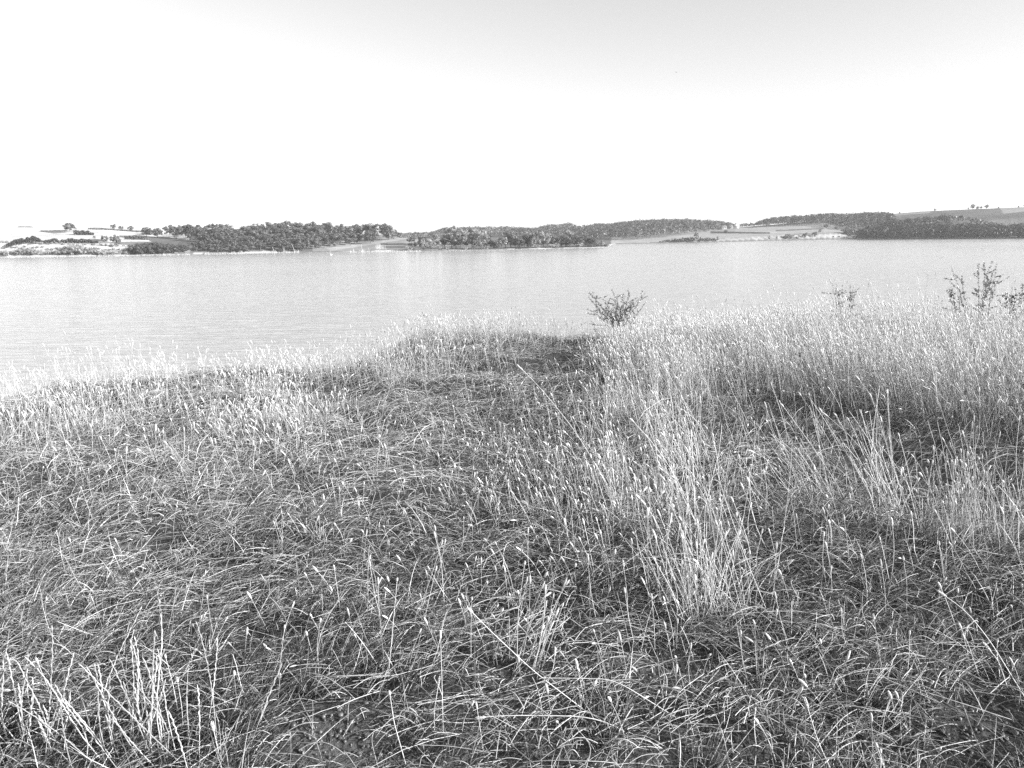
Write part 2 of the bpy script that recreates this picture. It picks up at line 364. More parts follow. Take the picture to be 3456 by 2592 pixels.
def trunk_tubes(h, rr, C, seed, k=6):
    r = np.random.default_rng(seed); S = 6
    t = np.linspace(0, 1, S)
    P = np.zeros((1, S, 3)); P[0, :, 2] = t * h; P[0, :, 0] = 0.25 * np.sin(t * 2.5) * rr * 2; R = (rr * (1 - 0.6 * t))[None]
    V, Q = tubes(P, R, k)
    out = [(V, Q)]
    for c in C[r.choice(len(C), min(7, len(C)), replace=False)]:
        s0 = np.array([0, 0, h * r.uniform(0.45, 0.95)]); t2 = np.linspace(0, 1, 4)[:, None]
        P2 = (s0 * (1 - t2) + c * t2 + np.array([0, 0, -0.3]) * (t2 * (1 - t2)))[None]
        out.append(tubes(P2, (rr * 0.4 * (1 - 0.75 * t2[:, 0]))[None], 4))
    return out
def make_tree_data(nm, W, Ht, z0, ncl, nleaf, ls, tone, seed, shape='round', bark=None):
    V, Q, T, C = crown_quads(W, Ht - z0, z0, ncl, nleaf, ls, tone, seed, shape=shape)
    crown = mesh_np(nm + "_crown", V, Q, M_FOLI, T)
    A = Acc()
    for v, q in trunk_tubes(max(z0 * 1.3, Ht * 0.45), 0.028 * Ht, C, seed): A.add(v, q)
    return crown, A.mesh(nm + "_trunk", bark or M_BARK, True)
# unit-ish trees, 8 m tall, scaled when placed
OAKS = [make_tree_data("oak", 8.2, 8, 1.0, 34, 3600, 0.23, 0.14, 100 + i) for i in range(6)]
WOOD = [make_tree_data("wood", 7.6, 8, 0.8, 26, 2200, 0.26, 0.125, 200 + i) for i in range(6)]
WILL = [make_tree_data("willow", 5.6, 8, 0.6, 30, 2600, 0.22, 0.30, 300 + i, shape='cone') for i in range(4)]
POPL = [make_tree_data("poplar", 6.4, 8, 1.2, 30, 3600, 0.20, 0.30, 400 + i) for i in range(4)]
BUSH = [make_tree_data("bush", 9.5, 7, 0.2, 26, 2400, 0.28, 0.36, 500 + i) for i in range(5)]
SBUSH = [make_tree_data("mid_bush", 9.5, 7, 0.2, 26, 2400, 0.28, 0.19, 580 + i) for i in range(3)]
DBUSH = [make_tree_data("dark_bush", 9.5, 7, 0.2, 24, 2200, 0.28, 0.09, 550 + i) for i in range(3)]
def place_tree(name, data, px, D, h, label, cat="tree", group=None, wx=1.0, dz=-0.15):
    p = gpos(px, D); c, t = data
    base = 8.0 if not name.endswith("shrub") else 7.0
    s = h / base
    e = link(name, None); e.location = (p[0], p[1], p[2] + dz); e.rotation_euler = (0, 0, random.uniform(0, 6.28)); e.scale = (s * wx, s * wx, s)
    link("trunk", t, e); link("crown", c, e)
    tag(e, label, cat, group); return e
def h_px(D, px_h): return px_h * D / F

# --- the wood on the left headland
TOPX = [480, 500, 540, 560, 620, 720, 740, 800, 860, 900, 940, 1030, 1060, 1080, 1130, 1200, 1260, 1300, 1325, 1345]
TOPY = [768, 766, 764, 762, 760, 758, 757, 766, 758, 750, 748, 746, 751, 754, 757, 759, 758, 757, 760, 790]
n_w = 0
rows = [(0, 5.0, 1), (9, 6.0, 1), (20, 6.6, .92), (33, 7.2, .85), (47, 7.4, .8), (62, 7.4, .72), (78, 7.2, .7), (95, 7, .72), (112, 7, .8)]
for ri, (off, hh, dens) in enumerate(rows):
    px = 555 if ri < 3 else 490
    step = 36
    while px < 1338:
        q = px + random.uniform(-9, 9); sd = float(np.interp(q, SPX, SPD))
        D = sd + 4 + off + random.uniform(-3, 3)
        # the wood's edge: the meadow lies in front of it on the right, the fields cut in on the left
        lim = np.interp(q, [1040, 1120, 1200, 1280, 1340], [0, 16, 38, 62, 80])
        ok = (off >= lim)
        if q < 700: ok = ok and (off > np.interp(q, [480, 560, 640, 700], [95, 82, 62, 18]) or (off == 0 and q > 600) )
        if ok:
            h = hh * random.uniform(0.82, 1.15)
            g = gpos(q, D); ytop = np.interp(q, TOPX, TOPY)
            zmax = at_dist(q, ytop, D)[2]
            h = min(h, zmax - g[2] + random.uniform(-0.2, 0.6))
            if ri >= 6: h = max(zmax - g[2] + random.uniform(-1.5, 0.8), 3.0); h = min(h, 11)
            if h > 2.6:
                if off == 0: lab = "leafy tree in the front row of the left wood, at the water's edge"; gr = "trees along the front of the left wood"
                elif ri < 6: lab = "leafy tree inside the dense wood on the left headland"; gr = "trees inside the left wood"
                else: lab = "tree on the skyline at the back of the left wood"; gr = "trees along the top of the left wood"
                place_tree("woodland_tree", random.choice(WOOD + OAKS), q, D, h, lab, group=gr, wx=random.uniform(0.95, 1.25) * max(1.0, 5.6 / h)); n_w += 1
        px += step / dens * random.uniform(0.85, 1.15)
print("wood trees", n_w)

# --- singled-out trees on the left hill
def T(name, data, px, ybase, ytop, D, label, cat="tree", group=None, wx=1.0):
    g = gpos(px, D); zb = g[2]; h = at_dist(px, ytop, D)[2] - zb
    return place_tree(name, data, px, D, max(h, 0.8), label, cat, group, wx)
T("hill_tree", OAKS[0], 238, 784, 751, 560, "large round tree standing alone on the pale hill at the far left", wx=1.35)
T("hill_tree", OAKS[1], 384, 777, 756, 585, "tallest of the small trees on the ridge left of the wood", wx=1.2)
T("hill_tree", OAKS[2], 412, 778, 761, 588, "middle tree of the three on the ridge left of the wood", wx=1.1)
T("hill_tree", OAKS[3], 443, 778, 761, 585, "rounded tree on the ridge, nearest of three to the left wood", wx=1.1)
T("hill_tree", OAKS[4], 497, 780, 766, 560, "small tree on the ridge touching the left end of the wood", wx=1.3)
T("hill_tree", WOOD[1], 352, 812, 795, 470, "smaller of two dark trees in the low field left of the wood", wx=1.1)
T("hill_tree", WOOD[2], 389, 828, 793, 450, "bigger of two dark trees in the low field left of the wood", wx=1.0)
T("hill_tree", WOOD[4], 318, 813, 795, 500, "small dark tree where the hedge meets the two field trees", wx=1.1)
T("hill_tree", WOOD[3], 604, 858, 822, float(np.interp(604, SPX, SPD)) + 5, "round pale tree at the water below the left wood", wx=0.95)
# hedges: one object per hedge
def hedge(name, pts, D, hgt, label, tone=0.1, wd=3.0, seed=1, n=2600, cat="hedge"):
    r = np.random.default_rng(seed); A = Acc(); xs = [p[0] for p in pts]
    m = n; q = r.uniform(xs[0], xs[-1], m)
    ys_top = np.interp(q, xs, [p[1] for p in pts]); Dq = np.interp(q, xs, [p[2] for p in pts]) if len(pts[0]) > 2 else np.full(m, D)
    u = np.array([udir(a) for a in q]); dd = Dq + r.normal(0, wd * 0.35, m)
    z0 = far_z(q, Dq); ztop = np.array([at_dist(a, b, c)[2] for a, b, c in zip(q, ys_top, Dq)])
    hh = np.maximum(ztop - z0, hgt * 0.4) * (0.75 + 0.5 * vnoise(q, q * 0, 0.11, seed))
    P = np.stack([u[:, 0] * dd, u[:, 1] * dd, z0 + hh * r.uniform(0.0, 1, m) ** 0.7], 1)
    nn = r.normal(size=(m, 3)); nn[:, 2] = np.abs(nn[:, 2]); nn /= np.linalg.norm(nn, axis=1, keepdims=True)
    a = np.cross(nn, r.normal(size=(m, 3))); a /= np.linalg.norm(a, axis=1, keepdims=True); b = np.cross(nn, a); s = r.uniform(0.2, 0.42, (m, 1))
    V = np.stack([P + a * s, P + b * s * .7, P - a * s, P - b * s * .7], 1).reshape(-1, 3)
    A.add(V, np.arange(m * 4).reshape(-1, 4), np.repeat(tone * r.uniform(0.7, 1.3, m), 4))
    return tag(link(name, A.mesh(name, M_FOLI)), label, cat)
hedge("hedge", [(18, 822), (45, 812), (70, 808), (110, 800), (132, 803), (140, 814)], 470, 3, "dark bushy hedge with a high hump on the far left field", 0.10, 3, 11, 3600)
hedge("hedge", [(140, 814), (165, 811), (182, 804), (196, 811), (225, 808), (238, 800), (252, 808), (300, 807), (330, 816)], 470, 3, "long low dark hedge crossing the lower left field", 0.10, 3, 12, 4200)
hedge("hedge", [(250, 779), (275, 777), (305, 782), (318, 795)], 530, 3, "short thick hedge running down from the lone hill tree", 0.10, 3, 13, 2600)
hedge("hedge", [(300, 779), (340, 776), (375, 774), (400, 777), (480, 779)], 580, 1.5, "thin hedge under the three ridge trees", 0.12, 2, 14, 1800)
hedge("hedge", [(140, 782), (180, 780), (228, 784)], 560, 1.0, "low dark strip of scrub left of the lone hill tree", 0.12, 2, 15, 900)
hedge("hedge", [(65, 771), (84, 767), (95, 766), (108, 770), (115, 774)], 640, 1.2, "tiny curved hedge on the farthest pale hilltop", 0.14, 2, 16, 900)
hedge("hedge", [(420, 797), (450, 795), (500, 799)], 500, 1.2, "thin field hedge pointing at the left wood", 0.12, 2, 17, 900)
# pale scrub along the left shore
q = -40
SX = [0, 60, 75, 100, 150, 200, 240, 300, 330, 370, 410, 440, 480, 540, 570]; SY = [838, 836, 822, 832, 842, 832, 822, 830, 832, 838, 842, 826, 820, 818, 824]
k = 0
while q < 585:
    for off in (3, 8, 13):
        qq = q + random.uniform(-5, 5); D = float(np.interp(qq, SPX, SPD)) + off + random.uniform(-1, 1)
        yt = np.interp(qq, SX, SY) + random.uniform(-3, 6) + (5 if off == 3 else 0)
        pale = qq < 430
        g = gpos(qq, D); h = max(at_dist(qq, yt, D)[2] - g[2], 1.2)
        place_tree("shore_shrub", random.choice(BUSH if pale else DBUSH), qq, D, h, "pale feathery shrub in the scrub along the far left shore" if pale else "darker leafy shrub between the pale scrub and the left wood",
                   "shrub", "pale scrub on the left shore" if pale else "dark shrubs beside the left wood", wx=random.uniform(0.8, 1.1)); k += 1
    q += 15

# --- the tree-lined spit in the middle
SPIT = [  # px, ytop, rowoffset, kind, width factor, label
 (1390, 800, 8, WOOD[0], 1.0, "dark dense tree on the spit at the edge of the meadow"),
 (1424, 797, 12, WOOD[1], 0.85, "dark tree leaning on its neighbour beside the spit meadow"),
 (1428, 806, 4, WILL[0], 1.0, "pale pointed willow, first of the pale pair right of the dark tree"),
 (1452, 808, 4, WILL[1], 1.2, "pale spreading willow at the waterline right of the dark tree"),
 (1470, 788, 12, WILL[2], 0.9, "tallest pale willow rising behind the low willows on the spit"),
 (1378, 829, 2, BUSH[0], 1.1, None), (1484, 830, 3, BUSH[1], 1.0, None), (1508, 831, 3, BUSH[2], 1.0, None), (1570, 832, 2, BUSH[3], 1.2, None), (1640, 828, 2, BUSH[4], 1.2, None),
 (1523, 764, 14, POPL[0], 0.92, "tallest broad tree in the middle of the spit"),
 (1556, 773, 12, POPL[1], 0.9, "big leafy tree pressed against the tallest tree of the spit"),
 (1592, 771, 14, POPL[2], 0.95, "big round tree just right of the spit's tallest pair"),
 (1625, 777, 10, POPL[3], 1.0, "broad bright tree at the right end of the spit's big group"),
 (1600, 800, 5, WOOD[2], 0.9, "low dark tree in front of the spit's big group"),
 (1668, 812, 14, DBUSH[0], 1.1, "low dark hedge-like tree in the gap of the spit"),
 (1693, 800, 6, POPL[0], 1.2, "bushy pale tree right of the gap in the spit"),
 (1724, 782, 13, OAKS[0], 1.1, "mid-height tree in the second tree group of the spit"),
 (1752, 800, 8, WOOD[3], 1.2, "dark tree hiding in the second tree group of the spit"),
 (1790, 786, 12, OAKS[2], 1.0, "tree with light top left of the bare-trunked spit trees"),
 (1800, 803, 3, WILL[3], 1.0, "slim bare-trunked tree at the waterline of the spit"),
 (1822, 779, 8, POPL[1], 0.75, "tall slim tree with pale trunk in the middle of the right spit"),
 (1846, 786, 8, POPL[2], 0.8, "tall slim tree, right one of the bare-trunked pair"),
 (1868, 792, 14, OAKS[3], 1.1, "dark round tree behind the low bushes of the right spit"),
 (1858, 822, 2, BUSH[0], 1.3, None), (1876, 820, 2, BUSH[1], 1.2, None), (1816, 826, 2, BUSH[4], 1.0, None), (1752, 828, 2, DBUSH[1], 1.2, None),
 (1896, 797, 14, OAKS[4], 1.2, "grey-dark tree left of the last high crown on the spit"),
 (1922, 779, 10, POPL[3], 0.85, "last high crown near the end of the spit"),
 (1950, 792, 8, OAKS[5], 1.1, "spreading tree below the last high crown of the spit"),
 (1978, 793, 8, OAKS[1], 1.1, "broad tree second from the tip of the spit"),
 (2004, 796, 6, OAKS[0], 1.1, "broad bright tree, last big one before the spit's tip"),
 (2030, 811, 4, WILL[0], 1.5, "pale low willow near the very tip of the spit"), (2044, 824, 2, DBUSH[2], 1.2, "small dark bush at the very tip of the spit"),
 (1956, 817, 2, BUSH[2], 1.2, None), (1990, 822, 2, DBUSH[0], 1.5, None), (2012, 822, 2, DBUSH[1], 1.4, None)]
for (px, yt, off, data, wx, lab) in SPIT:
    nm = "spit_shrub" if (data in BUSH or data in DBUSH) else "spit_tree"
    D = float(np.interp(px, SPX, SPD)) + off
    g = gpos(px, D); h = max(at_dist(px, yt, D)[2] - g[2], 1.0)
    place_tree(nm, data, px, D, h, lab or "low shrub at the waterline under the spit trees", "shrub" if nm == "spit_shrub" else "tree", None if lab else "low shrubs along the spit waterline", wx * (1.0 if h > 4 else 1.0))
# extra filler trees behind the spit group
for px in (1500, 1538, 1574, 1610, 1640, 1706, 1738, 1770, 1800, 1835, 1880, 1910, 1938, 1965, 1992):
    yt = np.interp(px, [1500, 1530, 1640, 1700, 1760, 1840, 1900, 2000], [800, 790, 792, 792, 796, 794, 800, 806])
    D = float(np.interp(px, SPX, SPD)) + 20; g = gpos(px, D)
    place_tree("spit_tree", random.choice(WOOD), px, D, max(at_dist(px, yt, D)[2] - g[2], 2), "dark background tree in the shade behind the spit's front trees", "tree", "background trees of the spit", 1.2)

# dead snags, posts in the shallows
def snag(px, ytop, ybase, D, lean, label, group=None, rr=0.11, fork=False):
    A = Acc(); g = at_z(px, ybase, 0.0); h = (ybase - ytop) * math.hypot(g[0], g[1]) / F
    t = np.linspace(0, 1, 6); P = np.zeros((1, 6, 3)); P[0, :, 2] = t * (h + .3) - .3; P[0, :, 0] = lean * h * t + 0.06 * h * np.sin(t * 5)
    A.add(*tubes(P, (rr * (1.1 - .6 * t))[None], 6))
    if fork:
        P2 = P.copy(); P2[0, :, 0] += (t ** 1.5) * 0.28 * h; P2 = P2[:, 2:]; A.add(*tubes(P2, (rr * .7 * (1.1 - .6 * t))[None, 2:], 5))
    o = link("dead_trunk", A.mesh("dead_trunk", M_DEAD, True)); o.location = g; tag(o, label, "dead tree", group)
snag(927, 834, 857, 0, -.2, "pale leaning dead trunk at the shore below the left wood")
snag(957, 832, 857, 0, 0.05, "pale forked dead trunk in front of the left wood's deep shade", fork=True)
snag(993, 827, 853, 0, -.12, "taller pale dead trunk at the edge of the deep shade", rr=.13)
snag(1194, 835, 853, 0, -.08, "thin dead trunk in the shallows left of the tall post")
snag(1221, 826, 853, 0, 0, "tallest dead post standing in the shallows before the meadow", rr=.13)
snag(1245, 836, 853, 0, 0, "short dead trunk right of the tallest post in the shallows")
snag(1302, 829, 851, 0, 0, "thin dead post in the shallows beside the pale reeds")
for i, px in enumerate((1182, 1190, 1203, 1211, 1228, 1233, 1256, 1262, 1270, 1278, 1288, 1296, 1310, 1318, 1330, 1340, 1352, 885, 899, 910, 920, 945, 972, 1046, 1051, 1104, 1113)):
    y = float(np.interp(px, SHX, SHY)) + 3
    snag(px, y - random.uniform(3, 8), y, 0, random.uniform(-.3, .3), "short pale stump poking out of the shallow water near the left shore", "pale stumps in the shallows", .10)
def reeds(name, p0, p1, dens, hmax, label, seed, y_off=1.5, tone=.55):
    r = np.random.default_rng(seed); n = int((p1 - p0) * dens); q = r.uniform(p0, p1, n); A = Acc()
    base = np.array([at_z(a, float(y_shore(a)) + y_off + r.uniform(-3.5, 1.0), 0.0) for a in q]); base[:, 2] = 0
    hh = hmax * (0.25 + 0.75 * vnoise(q, q * 0, 0.08, seed)) * r.uniform(.5, 1.1, n); S = 4; t = np.linspace(0, 1, S)
    P = base[:, None, :] + np.stack([t[None] * (hh * r.normal(0, .22, n))[:, None], t[None] * 0 * hh[:, None], t[None] * hh[:, None]], -1)
    A.add(*tubes(P, np.broadcast_to(.09 * (1.05 - t), (n, S)) * r.uniform(.6, 1.2, (n, 1)), 3), T=tone)
    o = link(name, A.mesh(name, M_FOLI)); tag(o, label, "reeds", kind="stuff")
reeds("shore_reeds", 0, 640, 2.2, 1.0, "thin white line of reeds at the foot of the far left scrub", 31)
reeds("shore_reeds", 690, 1010, 2.5, 1.9, "pale ragged reeds in front of the left wood", 32)
reeds("shore_reeds", 1180, 1420, 2.2, 1.3, "pale broken reeds in the shallows before the meadow", 33)
reeds("shore_reeds", 1268, 1296, 5, 4.4, "tall bright clump of reeds by the meadow shore", 34, -2)
reeds("shore_reeds", 1500, 2080, 1.2, .5, "pale waterline growth along the spit", 35)

# --- far woods as masses
def forest(name, pts, label, seed, tone=0.085, hgt=7.0, nl=70, ls=.62):
    """pts: list of (px, D, h)"""
    r = np.random.default_rng(seed); V = []; Tt = []
    for (px, D, h) in pts:
        g = gpos(px, D); W = h * r.uniform(.85, 1.15); ncl = 9
        n = r.normal(size=(nl, 3)); n /= np.linalg.norm(n, axis=1, keepdims=True); n[:, 2] = np.where(n[:, 2] < -.35, -n[:, 2], n[:, 2])
        bump = 1 + .22 * np.sin(n[:, 0] * 6 + px) * np.cos(n[:, 1] * 5 + D) + r.normal(0, .06, nl)
        P = g + np.array([0, 0, h * .52]) + n * bump[:, None] * np.array([W * .5, W * .5, h * .5])
        nn = n + r.normal(size=(nl, 3)) * .2; nn /= np.linalg.norm(nn, axis=1, keepdims=True)
        a = np.cross(nn, r.normal(size=(nl, 3))); a /= np.linalg.norm(a, axis=1, keepdims=True); b = np.cross(nn, a); s = ls * r.uniform(.5, 1.25, (nl, 1)) * h / 7
        V.append(np.stack([P + a * s, P + b * s * .8, P - a * s, P - b * s * .8], 1).reshape(-1, 3))
        Tt.append(np.repeat(tone * r.uniform(.5, 1.7) * r.uniform(.8, 1.2, nl), 4))
    V = np.concatenate(V); o = link(name, mesh_np(name, V, np.arange(len(V)).reshape(-1, 4), M_FOLI, np.concatenate(Tt)))
    tag(o, label, "wood", kind="stuff"); return o
def scatter(x0, x1, Dlo, Dhi, step, seed, hfun, keep=lambda px, D: True):
    r = random.Random(seed); out = []; D = Dlo(0) if callable(Dlo) else Dlo
    d = min(Dlo(x) for x in (x0, x1, (x0 + x1) / 2))
    dmax = max(Dhi(x) for x in (x0, x1, (x0 + x1) / 2))
    while d < dmax:
        px = x0 + r.uniform(0, step * F / d)
        while px < x1:
            if Dlo(px) <= d <= Dhi(px):
                dd = d + r.uniform(-.4, .4) * step
                if keep(px, dd): out.append((px, dd, hfun(px, dd, r)))
            px += step * F / d * r.uniform(.8, 1.2)
        d += step * .9
    return out
def cap(topx, topy, base=7.0, jit=.8, lo=.6):
    def f(px, D, r):
        zt = at_dist(px, float(np.interp(px, topx, topy)), D)[2]; g = gpos(px, D)[2]
        return max(min(base * r.uniform(.75, 1.2), zt - g + r.uniform(-1.3, jit + .3)), 1.8)
    return f
HX = [1330, 1370, 1410, 1460, 1480, 1500, 1600, 1700, 1760, 1800, 1830, 1860, 1925, 1940, 1960, 2010, 2060, 2100, 2200, 2300, 2400, 2440, 2480]
HY = [792, 790, 787, 786, 778, 771, 767, 766, 767, 770, 760, 757, 752, 764, 768, 757, 757, 748, 738, 737, 744, 749, 760]
line = lambda a, b: (lambda px: float(np.interp(px, a, b)))
forest("far_wood", scatter(1310, 1700, line([1310, 1700], [660, 800]), line([1310, 1500, 1700], [830, 1000, 1010]), 8.0, 1, cap(HX, HY), lambda px, D: not (1590 < px < 1700 and D > 955)),
       "soft grey wood behind the meadow and the spit's big trees", 41, 0.15)
forest("far_wood", scatter(1690, 1960, line([1690, 1960], [780, 760]), line([1690, 1960], [1020, 1030]), 8.5, 2, cap(HX, HY)),
       "smooth wooded hump on the skyline behind the spit", 42, 0.13)
def keep_mid(px, D):
    x, y = px, 0
    gy = proj(gpos(px, D))[1]
    return not (1850 < px < 2010 and 764 < gy < 778)
forest("far_wood", scatter(1950, 2470, line([1950, 2060, 2100, 2200, 2300, 2400, 2470], [640, 640, 640, 650, 690, 770, 870]), line([1950, 2470], [1030, 1000]), 8.0, 3, cap(HX, HY, 7.0), keep_mid),
       "broad wooded hill in the middle of the far shore", 43, 0.11)
RX = [2470, 2500, 2530, 2560, 2590, 2600, 2640, 2700, 2750, 2800, 2850, 2900, 2960, 3000, 3020]
RY = [768, 764, 760, 748, 738, 735, 730, 727, 724, 719, 723, 717, 718, 722, 730]
forest("far_wood", scatter(2470, 3010, line([2470, 2560, 2780, 2800, 2860, 3010], [895, 845, 843, 790, 740, 760]), line([2470, 3010], [965, 960]), 8.0, 4, cap(RX, RY, 7.5), lambda px, D: not (2470 < px < 2560 and D < 925)),
       "dark wood on the ridge above the pale right-hand field", 44, 0.08)
DX = [2860, 2900, 2950, 3000, 3050, 3100, 3150, 3200, 3250, 3300, 3350, 3400, 3456, 4400]
DY = [800, 780, 757, 745, 742, 737, 728, 726, 731, 731, 729, 719, 717, 690]
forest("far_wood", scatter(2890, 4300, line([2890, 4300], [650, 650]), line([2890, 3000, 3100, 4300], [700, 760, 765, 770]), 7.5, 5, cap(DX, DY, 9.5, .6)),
       "dark unbroken wood on the steep right shore", 45, 0.04, nl=85)  # low tone: the shade on this slope is painted into the foliage
# individually visible trees on the right shore and ridges
RT = [(2716, 785, 5, OAKS[0], 1.0, "round dark tree on the right-hand shore, left one of a pair"), (2748, 782, 6, OAKS[1], 1.1, "round tree on the right-hand shore, right one of a pair"),
      (2766, 773, 30, WOOD[0], 1.2, "dark tree set back behind the pair on the right-hand shore"), (2786, 756, 90, OAKS[2], 1.0, "round pale-sided tree at the corner of the pale right-hand field"),
      (2656, 789, 4, SBUSH[0], 1.0, "pale rounded bush left of the tree pair on the right shore"), (2668, 789, 5, SBUSH[1], 1.0, "pale bush touching the tree pair on the right shore"), (2690, 797, 4, SBUSH[2], 1.1, "low pale bush right beside the tree pair's foot"),
      (2597, 794, 3, WILL[1], .7, "thin small tree at the water left of the pale bushes"), (2622, 794, 3, WILL[2], .7, "thin small tree at the water just before the pale bushes"),
      (2351, 776, 4, WILL[0], .75, "tall narrow tree in the low shrubs of the middle far shore"), (2423, 795, 4, WILL[3], .8, "narrow tree at the right end of the middle shore shrubs"),
      (2448, 775, 130, DBUSH[0], .9, "low round bush in the middle of the pale field below the houses"),
      (2856, 767, 8, OAKS[3], 1.2, "pale-leaved tree at the left end of the dark right wood"), (2878, 772, 8, OAKS[4], 1.1, "pale-leaved tree second at the end of the dark right wood"), (2838, 784, 40, WOOD[2], 1.2, "dark tree inside the left end of the right wood"),
      (2820, 764, 60, WOOD[3], 1.2, "dark tree between the pale field and the right wood"), (2812, 797, 5, SBUSH[0], 1.1, "small pale bush at the shore beside the right wood"), (2832, 796, 5, SBUSH[1], 1.1, "small bush nearest the dark right wood")]
for (px, yt, off, data, wx, lab) in RT:
    D = float(np.interp(px, SPX, SPD)) + off; g = gpos(px, D); sh = (data in SBUSH or data in DBUSH)
    place_tree("right_shore_shrub" if sh else "right_shore_tree", data, px, D, max(at_dist(px, yt, D)[2] - g[2], 1.2), lab, "shrub" if sh else "tree", None, wx)
for px in list(range(2228, 2345, 9)) + list(range(2360, 2418, 8)):
    D = float(np.interp(px, SPX, SPD)) + 4; g = gpos(px, D); yt = np.interp(px, [2228, 2250, 2300, 2330, 2400], [813, 808, 803, 800, 803]) + random.uniform(-2, 2)
    place_tree("low_shore_shrub", random.choice(DBUSH), px, D, max(at_dist(px, yt, D)[2] - g[2], 1.2), "low dark shrub in the row along the middle far shore", "shrub", "row of low shrubs on the middle far shore", .8)
for px in range(2462, 2592, 8):
    D = 935; g = gpos(px, D); yt = np.interp(px, [2462, 2500, 2540, 2560, 2592], [752, 754, 750, 745, 737]) + random.uniform(-1, 5)
    place_tree("ridge_tree", random.choice(WOOD), px, D, max(at_dist(px, yt, D)[2] - g[2], 2), "small tree among the houses on the far ridge", "tree", "trees among the far houses", 1.0)
RG = [(3148, 703, .9, "wide flat-topped small tree on the right ridge"), (3259, 700, .7, "tiny bush left of the ridge tree cluster"), (3273, 688, .8, "tallest tree on the bare right ridge"), (3291, 696, 1.1, "low rounded tree right of the tallest ridge tree"), (3302, 696, .8, "small pointed tree between the two high ridge trees"),
      (3320, 690, .9, "tree leaning right at the end of the ridge cluster"), (3360, 697, .8, "tiny bush alone on the right ridge"), (3427, 694, .8, "tiny bush close to the right edge of the ridge"), (3452, 686, 1.1, "dark round tree on the ridge at the right edge"), (3030, 715, 1, "tiny bush on the ridge where the right wood thins"), (2978, 714, 1, "small tree standing on the ridge left of the open field")]
for px, yt, wx, lab in RG:
    D = 975; g = gpos(px, D); place_tree("ridge_tree", random.choice(OAKS), px, D, max(at_dist(px, yt, D)[2] - g[2], 1.4), lab, "tree", None, wx)
for px, yt, lab in ((2010, 754, "round tree on the central skyline field"), (2028, 757, "small tree right of the round skyline tree"), (2044, 757, "small tree near the wooded hill on the skyline"), (1938, 757, "tree at the right end of the wooded hump"), (1970, 758, "bushy tree left of the round skyline tree"), (1956, 761, "low tree between the hump and the skyline field")):
    D = 1030; g = gpos(px, D); place_tree("ridge_tree", random.choice(OAKS), px, D, max(at_dist(px, yt, D)[2] - g[2], 2.2), lab, "tree", None, 1.2)

# ------------------------------------------------------------------ small buildings and poles
def box(A, x0, x1, y0, y1, z0, z1):
    V = [(x0, y0, z0), (x1, y0, z0), (x1, y1, z0), (x0, y1, z0), (x0, y0, z1), (x1, y0, z1), (x1, y1, z1), (x0, y1, z1)]
    A.add(V, [(0, 3, 2, 1), (4, 5, 6, 7), (0, 1, 5, 4), (1, 2, 6, 5), (2, 3, 7, 6), (3, 0, 4, 7)])
def house(px, D, w, d, h, rh, label, wall=M_WALL, roof=M_ROOF, rz=0.2):
    g = gpos(px, D); e = link("farm_house", None); e.location = g; e.rotation_euler = (0, 0, rz); tag(e, label, "house", "small farm houses on the far ridge")
    A = Acc(); box(A, -w / 2, w / 2, -d / 2, d / 2, -.5, h)
    A.add([(-w / 2, -d / 2, h), (-w / 2, d / 2, h), (-w / 2, 0, h + rh), (-w / 2, 0, h + rh)], [(0, 1, 2, 3)])
    A.add([(w / 2, -d / 2, h), (w / 2, d / 2, h), (w / 2, 0, h + rh), (w / 2, 0, h + rh)], [(0, 1, 2, 3)])
    link("wall", A.mesh("house_wall", wall), e)
    B = Acc(); o = .35; zt = h + rh + .12; zl = h - .05
    for s in (-1, 1):
        B.add([(-w / 2 - o, s * (d / 2 + o), zl), (w / 2 + o, s * (d / 2 + o), zl), (w / 2 + o, 0, zt), (-w / 2 - o, 0, zt),
               (-w / 2 - o, s * (d / 2 + o), zl + .15), (w / 2 + o, s * (d / 2 + o), zl + .15), (w / 2 + o, 0, zt + .15), (-w / 2 - o, 0, zt + .15)],
              [(0, 1, 2, 3), (4, 5, 6, 7), (0, 1, 5, 4), (1, 2, 6, 5), (3, 0, 4, 7)])
    rf = link("roof", B.mesh("house_roof", roof), e)
    Cc = Acc(); box(Cc, w * .2, w * .2 + .5, -.3, .3, h + rh * .4, h + rh + .8); link("chimney", Cc.mesh("chimney", wall), rf)
    for i in range(3):
        Wd = Acc(); x = -w / 2 + w * (.2 + .3 * i); box(Wd, x - .35, x + .35, -d / 2 - .05, -d / 2 + .02, h * .4, h * .8); link("window", Wd.mesh("window", M_GLASS), e)
house(2436, 850, 7.5, 5, 2.2, 1.6, "wide low farm house with a grey roof below the far ridge", M_WALL, M_ROOF)
house(2462, 855, 5, 4, 2.0, 1.3, "smaller farm house with grey walls right of the wide one", M_WALL, M_ROOF, -.2)
house(2484, 862, 4, 4, 2.4, 1.2, "small white-walled farm house beside the dark trees", M_WHITE, M_WHITE, .1)
def water_tower():
    g = gpos(2397, 845); e = link("water_tower", None); e.location = g; tag(e, "small white ball-shaped tank on a post in the far wood's edge", "water tower")
    yb = at_dist(2397, 765, 845)[2] - g[2]; r = .95
    th = np.linspace(.02, math.pi - .02, 12); P = np.zeros((1, 12, 3)); P[0, :, 2] = yb - r * np.cos(th)
    A = Acc(); A.add(*tubes(P, (r * np.sin(th))[None], 16)); link("tank", A.mesh("tank", M_WHITE, True), e)
    P = np.zeros((1, 3, 3)); P[0, :, 2] = (-.3, yb * .5, yb - r * .9); B = Acc(); B.add(*tubes(P, np.full((1, 3), .18), 8)); link("post", B.mesh("post", M_WALL, True), e)
water_tower()
